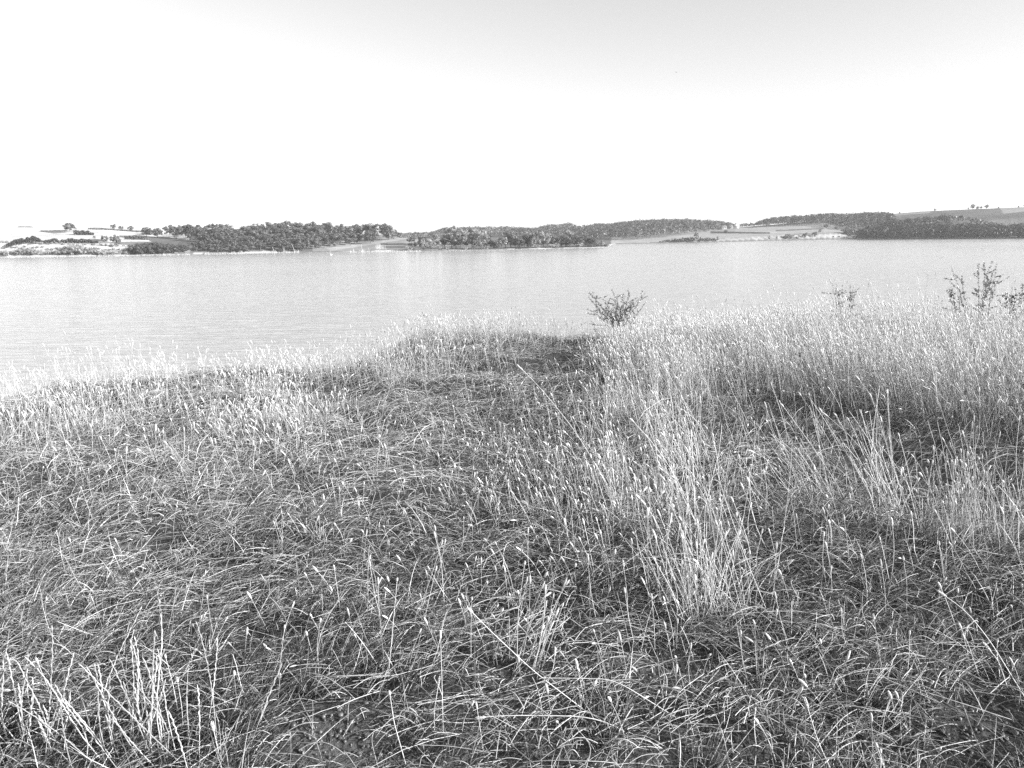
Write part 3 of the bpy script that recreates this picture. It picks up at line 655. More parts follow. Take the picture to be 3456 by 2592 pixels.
for px, yt, D, lab in ((2642, 752, 850, "pale utility pole at the top edge of the right field"), (2700, 754, 858, "thinner utility pole right of the pale one on the right field")):
    g = gpos(px, D); e = link("utility_pole", None); e.location = g; h = at_dist(px, yt, D)[2] - g[2]; tag(e, lab, "utility pole")
    P = np.zeros((1, 3, 3)); P[0, :, 2] = (-.3, h * .5, h); A = Acc(); A.add(*tubes(P, np.array([[.2, .17, .14]]), 8)); link("pole", A.mesh("pole", M_DEAD, True), e)
    B = Acc(); box(B, -.6, .6, -.05, .05, h - .5, h - .38); link("crossarm", B.mesh("crossarm", M_DEAD), e)

# birds
def bird_fly():
    p = at_dist(2282, 244, 180); A = Acc(); S = 9; t = np.linspace(0, 1, S)
    prof = np.array([.002, .02, .04, .055, .055, .045, .03, .02, .004]); P = np.zeros((1, S, 3)); P[0, :, 0] = (t - .5) * .36; P[0, :, 2] = .01 * np.sin(t * 3)
    A.add(*tubes(P, prof[None], 8))
    for s in (-1, 1):
        V = []
        for i, (sp, zz, c, sw) in enumerate(((.03, .0, .15, 0), (.16, .06, .14, .02), (.3, .05, .10, .05), (.42, -.01, .02, .12))):
            V += [(.07 - sw - c * .0, s * sp, zz), (.07 - sw - c, s * sp, zz - .005)]
        A.add(V, [(0, 1, 3, 2), (2, 3, 5, 4), (4, 5, 7, 6)])
    A.add([(-.16, -.02, 0), (-.16, .02, 0), (-.25, .05, 0), (-.25, -.05, 0)], [(0, 1, 2, 3)])
    o = link("flying_bird", A.mesh("flying_bird", M_BARK, True)); o.location = p; o.rotation_euler = (0.1, -.15, 2.0); tag(o, "tiny dark bird gliding high in the empty sky", "bird")
bird_fly()
def swan():
    p = at_z(1118, 861, 0); A = Acc(); t = np.linspace(0, 1, 9); P = np.zeros((1, 9, 3)); P[0, :, 0] = (t - .5) * 1.0; P[0, :, 2] = .16 + .14 * t ** 2
    A.add(*tubes(P, np.array([[.03, .15, .24, .28, .28, .25, .19, .1, .02]]), 10))
    a = np.linspace(0, 1, 8); P = np.zeros((1, 8, 3)); P[0, :, 0] = -.38 - .16 * np.sin(a * 3.1) + .02 * a; P[0, :, 2] = .22 + .55 * a
    A.add(*tubes(P, np.array([[.09, .07, .055, .05, .045, .045, .05, .06]]), 8))
    P = np.zeros((1, 5, 3)); P[0, :, 0] = -.3 - np.array([0, .06, .12, .2, .27]); P[0, :, 2] = .79 - np.array([0, 0, .01, .04, .07])
    A.add(*tubes(P, np.array([[.02, .065, .06, .03, .006]]), 8))
    o = link("swan", A.mesh("swan", M_WHITE, True)); o.location = p; o.rotation_euler = (0, 0, .4); tag(o, "tiny white bird floating on the lake before the left wood", "bird")
swan()

# ------------------------------------------------------------------ near grass
def wedge(n, d0, d1, half=0.80):
    d = np.sqrt(rng.uniform(d0 * d0, d1 * d1, n)); a = rng.uniform(-half, half, n); return d * np.sin(a), d * np.cos(a)
def blob(bx, by, cx, cy, rx, ry): return np.exp(-(((bx - cx) / rx) ** 2 + ((by - cy) / ry) ** 2))
def sstep(a, b, x): t = np.clip((x - a) / (b - a), 0, 1); return t * t * (3 - 2 * t)
def bare(bx, by):
    b = 0
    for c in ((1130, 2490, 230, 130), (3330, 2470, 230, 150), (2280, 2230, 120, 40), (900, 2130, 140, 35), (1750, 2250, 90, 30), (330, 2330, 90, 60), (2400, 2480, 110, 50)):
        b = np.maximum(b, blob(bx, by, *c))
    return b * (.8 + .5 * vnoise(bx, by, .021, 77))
def hollow(bx, by): return np.minimum(1.5 * np.maximum.reduce([blob(bx, by, 2640, 1435, 290, 70), blob(bx, by, 3010, 1530, 250, 85), .9 * blob(bx, by, 3330, 1610, 220, 70), .35 * blob(bx, by, 1850, 1190, 160, 45)]), 1)  # mask: thins the grass and darkens its tone to imitate shade
def curves(x, y, L, az, lean, bend, S, pw=1.3, minz=0.006):
    """blade centre lines growing from the bank"""
    t = np.linspace(0, 1, S); N = len(x)
    th = lean[:, None] + bend[:, None] * (((t[:-1] + t[1:]) / 2) ** pw)[None]
    ds = (L / (S - 1))[:, None]
    hx = np.concatenate([np.zeros((N, 1)), np.cumsum(np.sin(th) * ds, 1)], 1); hz = np.concatenate([np.zeros((N, 1)), np.cumsum(np.cos(th) * ds, 1)], 1)
    wob = (rng.normal(0, .05, (N, 1)) * L[:, None]) * np.sin(t[None] * 3.1 * rng.uniform(.6, 1.6, (N, 1)))
    X = x[:, None] + hx * np.cos(az)[:, None] - wob * np.sin(az)[:, None]; Y = y[:, None] + hx * np.sin(az)[:, None] + wob * np.cos(az)[:, None]
    Z = bank_z(X, Y) * 0 + bank_z(x, y)[:, None] + hz
    Zg = bank_z(X, Y)
    return np.stack([X, Y, np.maximum(Z, Zg + minz) - np.where(t[None] == 0, .01, 0)], -1)
def flow(x, y): return 6.283 * fbm(x, y, 0.45, 21) * 1.6 + 0.8
def add_blades(A, x, y, L, az, lean, bend, w, tone, S=5, k=2, pw=1.3, prof=None):
    P = curves(x, y, L, az, lean, bend, S, pw); t = np.linspace(0, 1, S)
    pr = (1.0 - .85 * t ** 1.6) if prof is None else prof
    R = w[:, None] * pr[None]; V, Q = tubes(P, R, k)
    A.add(V, Q, np.repeat(tone, S * k)); return P
def heads(A, P, hl, hr, tone, S=6, k=5):
    """cylindrical seed heads at the ends of the stems P"""
    tip = P[:, -1]; d = P[:, -1] - P[:, -2]; d /= np.linalg.norm(d, axis=1, keepdims=True) + 1e-9
    t = np.linspace(0, 1, S); pr = np.array([.25, .85, 1, 1, .8, .15]) if S == 6 else np.interp(t, [0, .1, .8, 1], [.3, 1, .9, .1])
    C = tip[:, None, :] + d[:, None, :] * (t[None, :, None] * hl[:, None, None]); C[..., 2] -= 0.12 * hl[:, None] * t[None] ** 2
    V, Q = tubes(C, hr[:, None] * pr[None] * rng.uniform(.88, 1.12, (len(C), S)), k); A.add(V, Q, np.repeat(tone, S * k))

# (1) matted grass ---------------------------------------------------------
A = Acc()
for d0, d1, dens in ((1.5, 3.0, 15000), (3.0, 4.6, 10500), (4.6, 7.5, 5200), (7.5, 13.4, 2200)):
    n = int(0.80 * (d1 * d1 - d0 * d0) * dens); x, y = wedge(n, d0, d1)
    bx, by = proj(np.stack([x, y, np.full(n, GZ)], 1)); b = bare(bx, by)
    keep = (np.hypot(x, y) < edge_dist(x, y) + .5) & (rng.random(n) > b * 2.2 - .15) & (rng.random(n) < np.clip(2.5 * fbm(x, y, 1.5, 31) - .62, .14, 1))
    x = x[keep]; y = y[keep]; bx = bx[keep]; by = by[keep]; n = len(x); d = np.hypot(x, y)
    tuft = vnoise(x, y, 2.3, 8)
    L = rng.gamma(3.0, .029, n) * (0.7 + .7 * tuft) + .02; az = flow(x, y) + rng.normal(0, 1.15, n)
    lean = np.clip(rng.normal(1.18, .36, n), .05, 1.65); bend = rng.uniform(-.5, 1.6, n)
    w = rng.uniform(.0006, .0017, n) * (1 + .06 * d); br = fbm(x, y, 1.1, 55)
    tone = np.clip((rng.gamma(1.8, .075, n) + .045) * (.5 + .9 * br), .03, .7)
    tone = np.where(rng.random(n) < .21, rng.uniform(.45, .85, n), tone * .72)
    glare = sstep(2100, 200, bx) * sstep(2500, 1500, by); tone = np.clip(tone * (1 + .95 * glare), .03, .85) * (1 - .9 * hollow(bx, by)) * (1 - .42 * np.maximum.reduce([blob(bx, by, 1720, 1240, 150, 70), blob(bx, by, 1580, 1400, 170, 90), blob(bx, by, 1650, 1640, 230, 120)])) * np.interp(by, [1900, 2592], [1, .68])  # left-hand glare and the shade in the hollow are painted into tone
    tf = rng.random(n) < .55; m = tf.sum(); nc = max(m // 34, 1); ci = rng.integers(0, n, nc)[rng.integers(0, nc, m)]
    ox = rng.normal(0, .030, m); oy = rng.normal(0, .030, m); x[tf] = x[ci] + ox; y[tf] = y[ci] + oy
    az[tf] = np.arctan2(oy, ox) * 1.0 + rng.normal(0, .5, m); fl = flow(x[ci], y[ci]); dx = np.cos(az[tf]) + .9 * np.cos(fl); dy = np.sin(az[tf]) + .9 * np.sin(fl); az[tf] = np.arctan2(dy, dx)
    lean[tf] = rng.uniform(.25, 1.3, m); bend[tf] = rng.uniform(.2, 1.7, m); tone[tf] *= (.65 + .8 * vnoise(x[ci] * 9, y[ci] * 9, 1.0, 4))
    b2 = bare(*proj(np.stack([x, y, np.full(len(x), GZ)], 1))); k = (np.hypot(x, y) < edge_dist(x, y) + .5) & ((b2 < .45) | (rng.random(n) < .12)); x, y, L, az, lean, bend, w, tone = x[k], y[k], L[k], az[k], lean[k], bend[k], w[k], tone[k]
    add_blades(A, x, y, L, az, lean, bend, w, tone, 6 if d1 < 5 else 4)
for d0, d1, dens in ((1.6, 4.0, 720), (4.0, 7.5, 480), (7.5, 12.5, 280)):
    n = int(0.80 * (d1 * d1 - d0 * d0) * dens); x, y = wedge(n, d0, d1); bx, by = proj(np.stack([x, y, np.full(n, GZ)], 1)); keep = (np.hypot(x, y) < edge_dist(x, y) + .2) & (rng.random(n) > np.maximum(bare(bx, by) * 1.1, .95 * hollow(bx, by))) & (rng.random(n) < .3 + 1.1 * fbm(x, y, 1.3, 91)); x = x[keep]; y = y[keep]; n = len(x); bx = bx[keep]; by = by[keep]
    L = rng.gamma(2.6, .046, n) + .03; az = rng.uniform(0, 6.283, n) * .6 + flow(x, y) * .5; S = 7; t = np.linspace(0, 1, S)
    P = curves(x, y, L, az, np.full(n, 1.57), rng.normal(0, .12, n), S); z0 = rng.uniform(.008, .075, n) * np.where(bare(bx, by) > .5, .25, 1)
    P[..., 2] = bank_z(P[..., 0], P[..., 1]) + z0[:, None] + (rng.normal(0, .10, n) * L)[:, None] * (t - .3)[None] + .03 * np.sin(t[None] * 3.1) * rng.uniform(0, 1, (n, 1)); P[..., 2] = np.maximum(P[..., 2], bank_z(P[..., 0], P[..., 1]) + .004)
    kink = rng.random(n) < .3; P[kink, S // 2:, :2] += (t[S // 2:] - t[S // 2])[None, :, None] * (rng.normal(0, .5, (n, 1, 2)) * L[:, None, None])[kink]
    V, Q = tubes(P, np.broadcast_to((rng.uniform(.0007, .0015, n) * (1 + .05 * np.hypot(x, y)))[:, None], (n, S)), 3); A.add(V, Q, np.repeat(rng.uniform(.22, .85, n) * (1 - .6 * hollow(bx, by)), S * 3))  # straw colour darkened too, for the painted shade in the hollow
print("mat quads", sum(len(q) for q in A.Q))
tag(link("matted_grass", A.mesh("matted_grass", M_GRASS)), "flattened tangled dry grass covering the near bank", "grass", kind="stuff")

# (2) tall pale stand on the right, and the other standing grass ---------------
def stand(name, n, d0, d1, keepf, hf, label, leanmu=-.12, wid=(.0011, .0022), tones=(.35, .8), head=.65, hl=(.03, .07), hr=(.0034, .006), S=6, half=.8, leaf=.5):
    x, y = wedge(n, d0, d1, half); bx, by = proj(np.stack([x, y, np.full(n, GZ)], 1))
    p = keepf(bx, by, x, y); k = (rng.random(n) < p) & (np.hypot(x, y) < edge_dist(x, y) + .25)
    x = x[k]; y = y[k]; bx = bx[k]; by = by[k]; n = len(x); L = hf(bx, by, x, y) * (rng.uniform(.5, 1.08, n) + .45 * (rng.random(n) < .05))
    # stems lean to the left with the wind
    lx = rng.normal(leanmu, .16, n); ly = rng.normal(0, .14, n); az = np.arctan2(ly, lx); lean = np.hypot(lx, ly); bend = np.abs(rng.normal(.12, .25, n))
    flop = rng.random(n) < .14; lean[flop] += rng.uniform(.4, 1.0, flop.sum())
    A = Acc(); tone = rng.uniform(*tones, n); w = rng.uniform(*wid, n)
    P = add_blades(A, x, y, L, az, lean, bend, w, tone, S, 3, 1.6, prof=1 - .45 * np.linspace(0, 1, S))
    h = rng.random(n) < head
    heads(A, P[h], rng.uniform(*hl, h.sum()), rng.uniform(*hr, h.sum()), np.clip(tone[h] * 1.1, 0, .85))
    m = rng.random(n) < leaf; mm = m.sum()
    add_blades(A, x[m] + rng.normal(0, .02, mm), y[m] + rng.normal(0, .02, mm), L[m] * rng.uniform(.3, .7, mm), rng.uniform(0, 6.28, mm), rng.uniform(.1, .5, mm), rng.uniform(.2, 1.9, mm), rng.uniform(.0012, .0028, mm), tone[m] * rng.uniform(.5, 1.0, mm), 5, 2)
    print(name, n); tag(link(name, A.mesh(name, M_GRASS)), label, "grass", kind="stuff")
front = lambda bx: np.interp(bx, [1850, 1950, 2050, 2200, 2500, 2900, 3150, 3456, 4400], [1150, 1200, 1290, 1350, 1330, 1370, 1420, 1480, 1600])
def k_tall(bx, by, x, y): return sstep(1860, 2330, bx + .25 * (1300 - by) + 330 * (fbm(x, y, 1.5, 71) - .5)) * sstep(60, -40, by - front(bx)) * (.55 + .6 * fbm(x, y, 1.3, 61)) * (1 - .92 * hollow(bx, by))
def h_tall(bx, by, x, y): return (.45 + .55 * sstep(1880, 2250, bx)) * (.44 + .18 * sstep(2100, 2900, bx)) * (.62 + .75 * fbm(x, y, 1.0, 62))
stand("tall_grass", 88000, 5.4, 13.2, k_tall, h_tall, "dense tall pale grass standing on the right of the bank", leaf=.7, tones=(.42, .85))
def k_left(bx, by, x, y): return sstep(1330, 1000, bx) * sstep(1700, 1430, by) * np.clip(2.2 * fbm(x, y, 1.0, 63) - .62, .06, 1) * (.35 + .65 * sstep(1650, 1300, by))
def h_left(bx, by, x, y): return (.20 + .24 * fbm(x, y, .9, 64)) * (.75 + .5 * sstep(900, 0, bx))
stand("standing_grass", 26000, 3.6, 10.2, k_left, h_left, "bright upright grass with seed heads along the left bank edge", leanmu=-.05, leaf=.6, tones=(.5, .88))  # tones raised to paint in the glare on the left
def k_tuft(bx, by, x, y): return np.maximum(blob(bx, by, 1560, 1120, 230, 60), .35 * blob(bx, by, 1250, 1230, 300, 70))
stand("grass_tuft", 26000, 8.4, 12.2, k_tuft, lambda bx, by, x, y: .30 + .12 * fbm(x, y, 1, 65), "low pale grassy hump at the middle of the bank edge", leanmu=-.02, half=.4, head=.5)
def k_mid(bx, by, x, y):
    v = np.maximum.reduce([.4 * blob(bx, by, 1850, 1430, 260, 190), .75 * blob(bx, by, 2200, 1600, 280, 260), .9 * blob(bx, by, 2060, 1400, 190, 150), .85 * blob(bx, by, 2350, 1800, 330, 330), .55 * blob(bx, by, 1800, 1700, 330, 330), .35 * blob(bx, by, 3100, 1850, 550, 330), .16 + 0 * bx])
    return v * np.clip(2.4 * fbm(x, y, 1.6, 66) - .75, .08, 1) * (1 - .95 * np.maximum(hollow(bx, by), np.minimum(1.8 * bare(bx, by), 1))) * (1 - .8 * blob(bx, by, 1500, 1350, 260, 170)) * sstep(1200, 1500, bx + .6 * (by - 1400))
def h_mid(bx, by, x, y): return (.17 + .33 * sstep(2300, 1500, by) * sstep(1500, 2300, bx)) * (.75 + .5 * fbm(x, y, 2, 67))
stand("seeding_grass", 21000, 2.2, 7.5, k_mid, h_mid, "scattered thin upright stems with seed heads in the trodden grass", leaf=.5, tones=(.4, .85), hl=(.020, .052), hr=(.0034, .0056), leanmu=-.1, head=.75)
def k_sp(bx, by, x, y): return (.10 + .35 * sstep(2000, 1500, by) * (fbm(x, y, 2, 68))) * (1 - .9 * np.maximum(np.minimum(bare(bx, by) * 1.8, 1), hollow(bx, by)))
stand("sparse_grass", 7000, 1.9, 8.5, k_sp, lambda bx, by, x, y: .16 + .14 * fbm(x, y, 2, 69), "sparse short stems rising from the matted grass", leaf=.3, tones=(.4, .85), hl=(.015, .04), hr=(.0025, .0042), leanmu=-.06, head=.45)

# (3) tussocks that stand out, one object each ---------------------------------
def tussock(px, py, tipx, tipy, n, spread, label, tones=(.5, .85), hd=.35, w=(.0012, .0022), fan=.1, S=7, sp2=.5, spike=False):
    g = at_z(px, py); dist = math.hypot(g[0], g[1]); tp = at_dist(tipx, tipy, dist); v = tp - g
    Lm = float(np.linalg.norm(v)); lx = v[0] / max(v[2], .05)
    x = g[0] + rng.normal(0, spread, n); y = g[1] + rng.normal(0, spread * sp2, n)
    ax = lx + rng.normal(0, fan, n); ay = rng.normal(0, fan, n); lean = np.arctan(np.hypot(ax, ay)); az = np.arctan2(ay, ax)
    A = Acc(); tone = rng.uniform(*tones, n); L = Lm * rng.uniform(.45, 1.08, n)
    P = add_blades(A, x, y, L, az, lean, rng.normal(.05, .15, n), rng.uniform(*w, n), tone, S, 4, 1.5, prof=1 - .35 * np.linspace(0, 1, S))
    if not spike:
        h = rng.random(n) < hd; heads(A, P[h], rng.uniform(.02, .06, h.sum()), rng.uniform(.003, .005, h.sum()), tone[h])
    else:    # rye-grass spikes: alternating spikelets up the stem
        for i in range(n):
            for s in np.linspace(.42, .98, 12):
                f = s * (S - 1); j = min(int(f), S - 2); c = P[i, j] * (1 - f + j) + P[i, j + 1] * (f - j); d = P[i, j + 1] - P[i, j]; d /= np.linalg.norm(d) + 1e-9
                sd = np.array([1, 0.2, 0]) * (1 if int(round(s * 22)) % 2 else -1); q = np.stack([c, c + d * .008 + sd * .0018, c + d * .017 + sd * .0018])[None]
                A.add(*tubes(q, np.array([[.0013, .0020, .0003]]), 4), T=tone[i])
    tag(link("grass_tussock", A.mesh("grass_tussock", M_GRASS, False)), label, "grass tussock")
tussock(2440, 2030, 2370, 1500, 14, .12, "tall pale tussock standing nearest of the bright column of grass, right of centre", fan=.21, sp2=1.5)
tussock(2380, 1870, 2290, 1420, 15, .14, "second tall tussock in the bright column, just behind the nearest", fan=.21, sp2=1.5)
tussock(2330, 1730, 2290, 1390, 18, .14, "third tussock in the bright column of grass right of centre", fan=.21, sp2=1.5)
tussock(2290, 1580, 2210, 1340, 60, .085, "bright tousled tussock at the left end of the dark hollow", fan=.2, sp2=.9)
tussock(3010, 1730, 2840, 1340, 44, .09, "narrow sheaf of pale stems leaning left across the dark hollow", fan=.13)
tussock(2740, 1700, 2580, 1400, 42, .15, "loose leaning tussock left of the narrow sheaf", fan=.22)
tussock(2360, 2060, 2330, 1750, 90, .10, "short fanned tussock at the foot of the tallest one", fan=.25)
tussock(1790, 2230, 1860, 1940, 16, .03, "small sheaf of straight stalks with heads in the middle foreground", fan=.05, hd=.8)
tussock(470, 2590, 380, 2120, 36, .11, "thick pale ryegrass spikes fanning up at the bottom left", fan=.24, w=(.0014, .0022), tones=(.45, .75), spike=True)
tussock(120, 2560, 60, 2260, 16, .05, "smaller ryegrass tuft at the bottom left corner", fan=.3, w=(.0014, .0022), tones=(.45, .75), spike=True)
tussock(1065, 1825, 1050, 1735, 20, .03, "small spiky pale tuft left of the trodden centre", fan=.45, hd=.1)
tussock(3290, 1900, 3270, 1500, 70, .12, "loose upright tussock close to the right edge", fan=.14, tones=(.35, .7))

# (4) stalks one can point at ------------------------------------------------
def seg_path(pts, dist0, n=14):
    """pts: screen points from the root up; the root is on the ground, the rest stand above it"""
    g = at_z(*pts[0]); D = math.hypot(g[0], g[1]); W = [g] + [at_dist(p[0], p[1], D + (p[2] if len(p) > 2 else 0)) for p in pts[1:]]
    W = np.array(W); W[:, 2] = np.maximum(W[:, 2], GZ + .01)
    s = np.concatenate([[0], np.cumsum(np.linalg.norm(np.diff(W, axis=0), axis=1))]); u = np.linspace(0, s[-1], n)
    P = np.stack([np.interp(u, s, W[:, i]) for i in range(3)], 1)
    for _ in range(2): P[1:-1] = (P[:-2] + 2 * P[1:-1] + P[2:]) / 4
    return P
def stalk(pts, hl, hr, label, group=None, w=.0013, tone=.75, fluffy=False):
    P = seg_path(pts, 0); e = link("grass_stalk", None); base = P[0].copy(); e.location = base; Pl = P - base
    A = Acc(); A.add(*tubes(Pl[None], np.linspace(w, w * .75, len(P))[None], 6), T=tone); link("stem", A.mesh("stem", M_GRASS, True), e)
    d = Pl[-1] - Pl[-2]; d /= np.linalg.norm(d); B = Acc(); S = 14; t = np.linspace(0, 1, S)
    C = Pl[-1] + d * (t * hl)[:, None]; C[:, 2] -= .06 * hl * t ** 2
    pr = np.interp(t, [0, .1, .3, .8, .95, 1], [.3, .8, 1, .9, .6, .1]) * rng.uniform(.85, 1.12, S); B.add(*tubes(C[None], (hr * pr)[None] * (.8 if fluffy else 1), 8), T=tone * .95)
    m = int(hl * (2600 if fluffy else 1700)); ss = rng.uniform(0.02, .97, m); c = Pl[-1] + d * (ss * hl)[:, None]; n = rng.normal(size=(m, 3)); n -= (n @ d)[:, None] * d; n /= np.linalg.norm(n, axis=1, keepdims=True)
    rr = hr * np.interp(ss, [0, .1, .3, .8, 1], [.3, .8, 1, .9, .2]); k2 = 1.9 if fluffy else .75
    q = np.stack([c + n * (rr * .6)[:, None], c + n * rr[:, None] + d * hr * .5, c + n * (rr * 1.15)[:, None] + d * hr * k2], 1)
    B.add(*tubes(q, np.broadcast_to(np.array([.5, .45, .03]) * hr * (.42 if fluffy else .3), (m, 3)), 3), T=tone); link("seed_head", B.mesh("seed_head", M_HEAD, False), e)
    tag(e, label, "grass stalk", group)
UN = [([(2110, 2480), (2060, 2440), (1990, 2420), (1920, 2416), (1700, 2414), (1640, 2420)], .030, .0042, "bright stalk lying flat and bent, bottom centre of the bank", .0018, True),
      ([(760, 2610), (742, 2560), (722, 2468)], .030, .0050, "fluffy white bristly seed head at the bottom left", .0017, True),
      ([(1965, 2400), (1800, 2265), (1640, 2115), (1597, 2070)], .030, .0042, "long straight stalk lying diagonally across the centre foreground", .0016, False),
      ([(2900, 2140), (2780, 2120), (2560, 2115), (2420, 2140), (2340, 2152)], .02, .003, "long arching pale stalk sweeping left in the right foreground", .0016, False),
      ([(2800, 2600), (2760, 2500), (2728, 2395)], .036, .0042, "upright stalk with slim head at the bottom, right of centre", .0014, True),
      ([(3456, 2360), (3340, 2160), (3260, 2060), (3195, 2015)], .030, .0045, "tall curved stalk with a drooping head near the right edge", .0016, True),
      ([(3300, 2280), (3270, 2180), (3246, 2125)], .030, .0038, "upright stalk just under the drooping one near the right edge", .0014, False),
      ([(3400, 2330), (3370, 2230), (3345, 2200)], .036, .0042, "stalk with a plump head close to the right edge", .0014, True),
      ([(2120, 1760), (1940, 1450), (1800, 1280), (1765, 1250)], .05, .004, "long thin stem arching up to the left over the trodden path", .0014, False),
      ([(2280, 2430), (2070, 2290), (2000, 2290), (1842, 2288)], .01, .0025, "pale bent stem with a sharp kink, centre right foreground", .0014, False),
      ([(1370, 2590), (1330, 2440), (1316, 2345)], .012, .0045, "short stalk with knobbly head beside the bare soil", .0015, False),
      ([(1467, 2480), (1465, 2400), (1478, 2320)], .036, .0040, "upright stalk with tapered head left of the flat bright stalk", .0014, True),
      ([(1810, 2400), (1870, 2250), (1872, 2215)], .036, .0042, "upright stalk with long cylindrical head, centre right foreground", .0014, False),
      ([(1500, 2050), (1490, 1900), (1470, 1815)], .03, .0042, "stalk with a bright curved head in the middle of the trodden grass", .0013, False),
      ([(2400, 2050), (2370, 1900), (2250, 1880), (2095, 1885)], .012, .004, "horizontal white stalk crossing the foot of the tallest tussock", .0014, False),
      ([(3120, 1640), (3170, 1565), (3320, 1560), (3200, 1548)], .014, .004, "curved pale stalk pointing left by the right edge", .0014, False)]
for pts, hl, hr, lab, w, fl in UN: stalk(pts, hl, hr, lab, None, w, .8, fl)
# heads read off the photograph: (head x, y, root x, y)
HP = [(1487, 2145, 1496, 2480), (1592, 2014, 1590, 2230), (1566, 2010, 1640, 2200), (1676, 2037, 1620, 2180), (1700, 1885, 1720, 2230), (1770, 1895, 1745, 2240), (1775, 1960, 1712, 2230),
      (1250, 1900, 1290, 2110), (1340, 1950, 1310, 2300), (1470, 1915, 1430, 2110), (1488, 1830, 1410, 2080), (1450, 1910, 1520, 2040), (1252, 1895, 1270, 2010), (1565, 1740, 1560, 1860), (1585, 1765, 1530, 1900),
      (1675, 1745, 1640, 1850), (1782, 1790, 1800, 2000), (1470, 1780, 1510, 1960), (1500, 1825, 1470, 1980), (1615, 1655, 1580, 1790), (1710, 1590, 1720, 1720), (1785, 1625, 1800, 1780), (1840, 1640, 1900, 1800),
      (1860, 1640, 1930, 1830), (1930, 1660, 1935, 1850), (1835, 1440, 1870, 1560), (2045, 1520, 2040, 1640), (2060, 1620, 2080, 1780), (2080, 1665, 2060, 1800), (2160, 1640, 2160, 1780), (1480, 1530, 1490, 1640),
      (1010, 1640, 1040, 1760), (1145, 1640, 1150, 1760), (1360, 1620, 1340, 1740), (1420, 1600, 1400, 1720), (130, 2230, 190, 2420), (90, 2260, 110, 2440), (395, 1820, 410, 1900), (1590, 2370, 1560, 2480), (985, 2040, 950, 2180),
      (2850, 1745, 2870, 1960), (2870, 1670, 2900, 1830), (2780, 1800, 2790, 1990), (2690, 1740, 2720, 1900), (2830, 1540, 2790, 1700), (2810, 1450, 2740, 1560), (2570, 1790, 2550, 1960), (2530, 1860, 2520, 2050), (2620, 1840, 2610, 2010),
      (3090, 1690, 3110, 1880), (3255, 1640, 3260, 1790), (3345, 1640, 3330, 1800), (3050, 1880, 3060, 2050), (2975, 1900, 2990, 2100), (3170, 1830, 3190, 2010), (2110, 1990, 2140, 2180), (2200, 2010, 2210, 2200), (2105, 1900, 2120, 2100), (1985, 1880, 2010, 2090),
      (2500, 2130, 2520, 2300), (2620, 2010, 2660, 2180), (2840, 2060, 2860, 2200), (2950, 2080, 2980, 2290), (3070, 2130, 3060, 2290), (2330, 2180, 2330, 2330), (560, 2210, 600, 2400), (600, 2290, 620, 2480), (700, 2010, 720, 2150), (960, 2110, 940, 2300), (1080, 2090, 1075, 2260)]
for i, (hx, hy, rx, ry) in enumerate(HP):
    g = at_z(rx, ry); d = math.hypot(g[0], g[1]); mx = (hx + rx) / 2 + random.uniform(-10, 10)
    stalk([(rx, ry), (mx, (hy + ry) / 2), (hx, hy + 12)], random.uniform(.014, .034), random.uniform(.0030, .0044), "thin dry stalk with a small pale seed head standing in the trodden grass", "dry stalks with seed heads", .0012, random.uniform(.6, .85), False)

# crumbs and pebbles on the bare soil
def crumbs():
    x, y = wedge(90000, 1.6, 4.2); bx, by = proj(np.stack([x, y, np.full(len(x), GZ)], 1)); k = rng.random(len(x)) < np.clip(bare(bx, by) - .25, 0, 1) * .6; x = x[k]; y = y[k]; n = len(x)
    r = rng.gamma(1.6, .0016, n) + .001; z = bank_z(x, y); t = np.array([-.9, -.3, .5, .95]); pr = np.array([.3, 1, .8, .1])
    d = rng.normal(size=(n, 3)); d[:, 2] *= .4; d /= np.linalg.norm(d, axis=1, keepdims=True)
    P = np.stack([x, y, z + r * .4], 1)[:, None, :] + d[:, None, :] * (t[None, :, None] * r[:, None, None] * rng.uniform(.8, 1.5, (n, 1, 1)))
    A = Acc(); A.add(*tubes(P, r[:, None] * pr[None], 5), T=.3); tn = rng.uniform(.06, .26, n); A.T[0] = np.repeat(tn, 20)
    print("crumbs", n); tag(link("soil_crumbs", A.mesh("soil_crumbs", M_GRASS)), "small crumbs of earth and grit on the bare patches", "soil", kind="stuff")
crumbs()

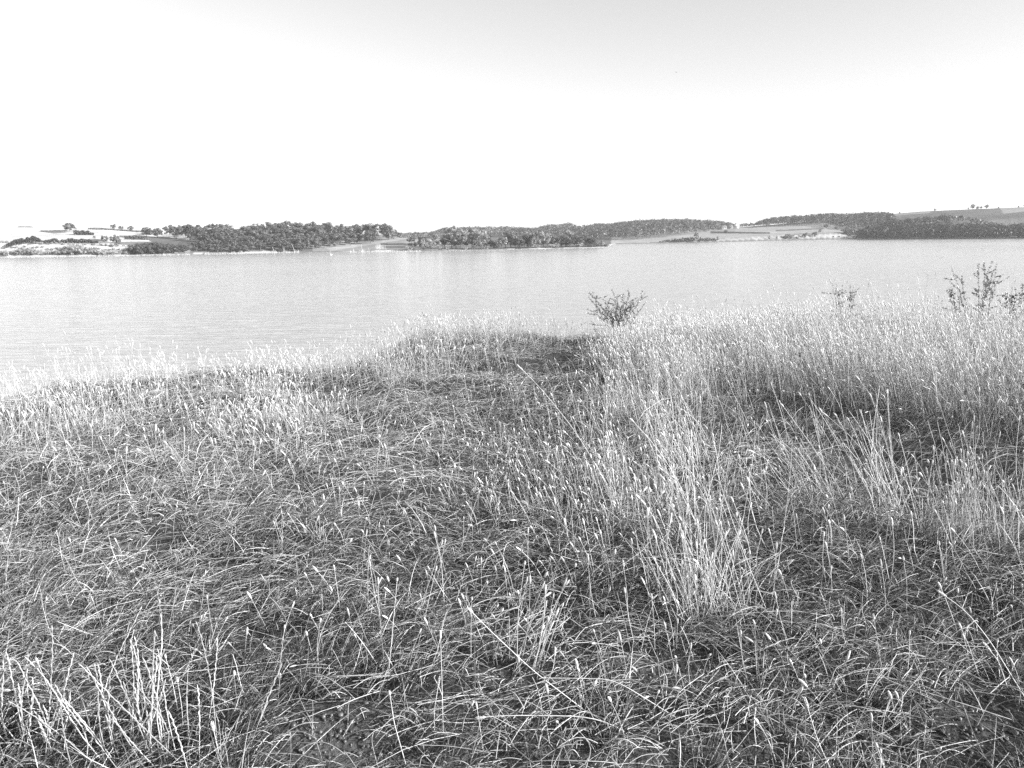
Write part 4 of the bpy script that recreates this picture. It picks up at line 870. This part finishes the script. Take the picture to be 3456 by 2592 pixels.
# (5) saplings at the water's edge ---------------------------------------------
def sapling(bx, D, tips, ybase, label, leaf=.012, dens=1.0, tone=.13, name="sapling"):
    b = at_dist(bx, ybase, D); b[2] = float(bank_z(b[0], b[1])); e = link(name, None); e.location = b; tag(e, label, "shrub")
    A = Acc(); Lf = Acc(); r = np.random.default_rng(int(bx))
    def branch(P, w):
        A.add(*tubes(P[None], np.linspace(w, w * .3, len(P))[None], 5), T=.3)
        L = float(np.sum(np.linalg.norm(np.diff(P, axis=0), axis=1))); m = int(L * (110 if w < .003 else 45) * dens)
        for _ in range(m):
            s = r.uniform(.2 if w < .003 else .4, 1) * (len(P) - 1); j = min(int(s), len(P) - 2); c = P[j] * (1 - s + j) + P[j + 1] * (s - j)
            d = r.normal(size=3); d[2] = d[2] * .5; d /= np.linalg.norm(d); n = r.normal(size=3) + np.array([0, 0, 1.2]); n /= np.linalg.norm(n); sd = np.cross(d, n); sd /= np.linalg.norm(sd); l = leaf * r.uniform(.7, 1.35)
            V = [c, c + d * l * .5 + sd * l * .34, c + d * l, c + d * l * .5 - sd * l * .34]; V = [v for v in V]; Lf.add(V, [(0, 1, 2, 3)], T=tone * r.uniform(.6, 1.7))
    hgt = min(at_dist(a, b_, D)[2] for a, b_ in tips) - b[2]
    for (tx, ty) in tips:
        tp = at_dist(tx, ty, D + r.uniform(-.15, .15)) - b; t = np.linspace(0, 1, 9)[:, None]
        ct = np.array([tp[0] * .25 + r.normal(0, .05), tp[1] * .3, hgt * r.uniform(.62, .85)]); P = 2 * (1 - t) * t * ct + t * t * tp + r.normal(0, .010, (9, 3)) * t; P[0] = 0; branch(P, .0031)
        for s in (.45, .52, .6, .66, .72, .78, .84, .9, .96):
            c = P[int(s * 8)]; dv = r.normal(0, .10, 3); dv[2] = abs(dv[2]) * .6; t2 = np.linspace(0, 1, 5)[:, None]; branch(c + dv * t2 * r.uniform(.5, 1.2) + np.array([0, 0, .02]) * t2 ** 2, .0015)
    link("branches", A.mesh("branches", M_BARK, True), e); link("leaves", Lf.mesh("leaves", M_LEAF), e)
sapling(2085, 11.6, [(1990, 990), (2003, 985), (1985, 1040), (2040, 1012), (2070, 985), (2085, 994), (2110, 1000), (2125, 972), (2150, 1010), (2180, 990), (2160, 1040), (2050, 1040), (2130, 1030), (2100, 1040), (2020, 1050)], 1120, "leafy sapling with spreading sprays at the water's edge, centre of the bank", .018, 2.1, .19)
sapling(3300, 12.4, [(3213, 906), (3232, 926), (3303, 888), (3322, 880), (3345, 886), (3366, 888), (3378, 934), (3352, 922), (3340, 950)], 1120, "tallest dark sapling above the tall grass near the right edge", .018, 2.1, .18)
sapling(3232, 12.3, [(3205, 975), (3222, 985), (3240, 990), (3215, 1000)], 1120, "small dark sapling just left of the tallest one", .026, .9, .10)
sapling(3420, 12.4, [(3395, 990), (3415, 970), (3430, 968), (3452, 960), (3445, 985), (3405, 1000)], 1120, "dark leafy sapling cut by the right edge", .028, 1.0, .10)
sapling(2860, 12.3, [(2808, 960), (2822, 955), (2840, 965), (2880, 964), (2897, 968), (2885, 990), (2830, 975), (2870, 962)], 1120, "low open sapling midway along the tall grass", .017, 1.6, .17)

# ------------------------------------------------------------------ haze over the lake and the far land
def haze():
    A = Acc(); box(A, -2500, 2500, -60, 2900, -3.2, 48)
    m, t = mat_new("haze_air"); v = t.nodes.new("ShaderNodeVolumePrincipled"); v.inputs["Color"].default_value = (.95, .95, .95, 1); v.inputs["Density"].default_value = 0.0002; v.inputs["Anisotropy"].default_value = .2
    o = t.nodes.new("ShaderNodeOutputMaterial"); t.links.new(v.outputs[0], o.inputs["Volume"])
    tag(link("haze", A.mesh("haze", m)), "thin pale summer haze over the lake", kind="stuff")
haze()
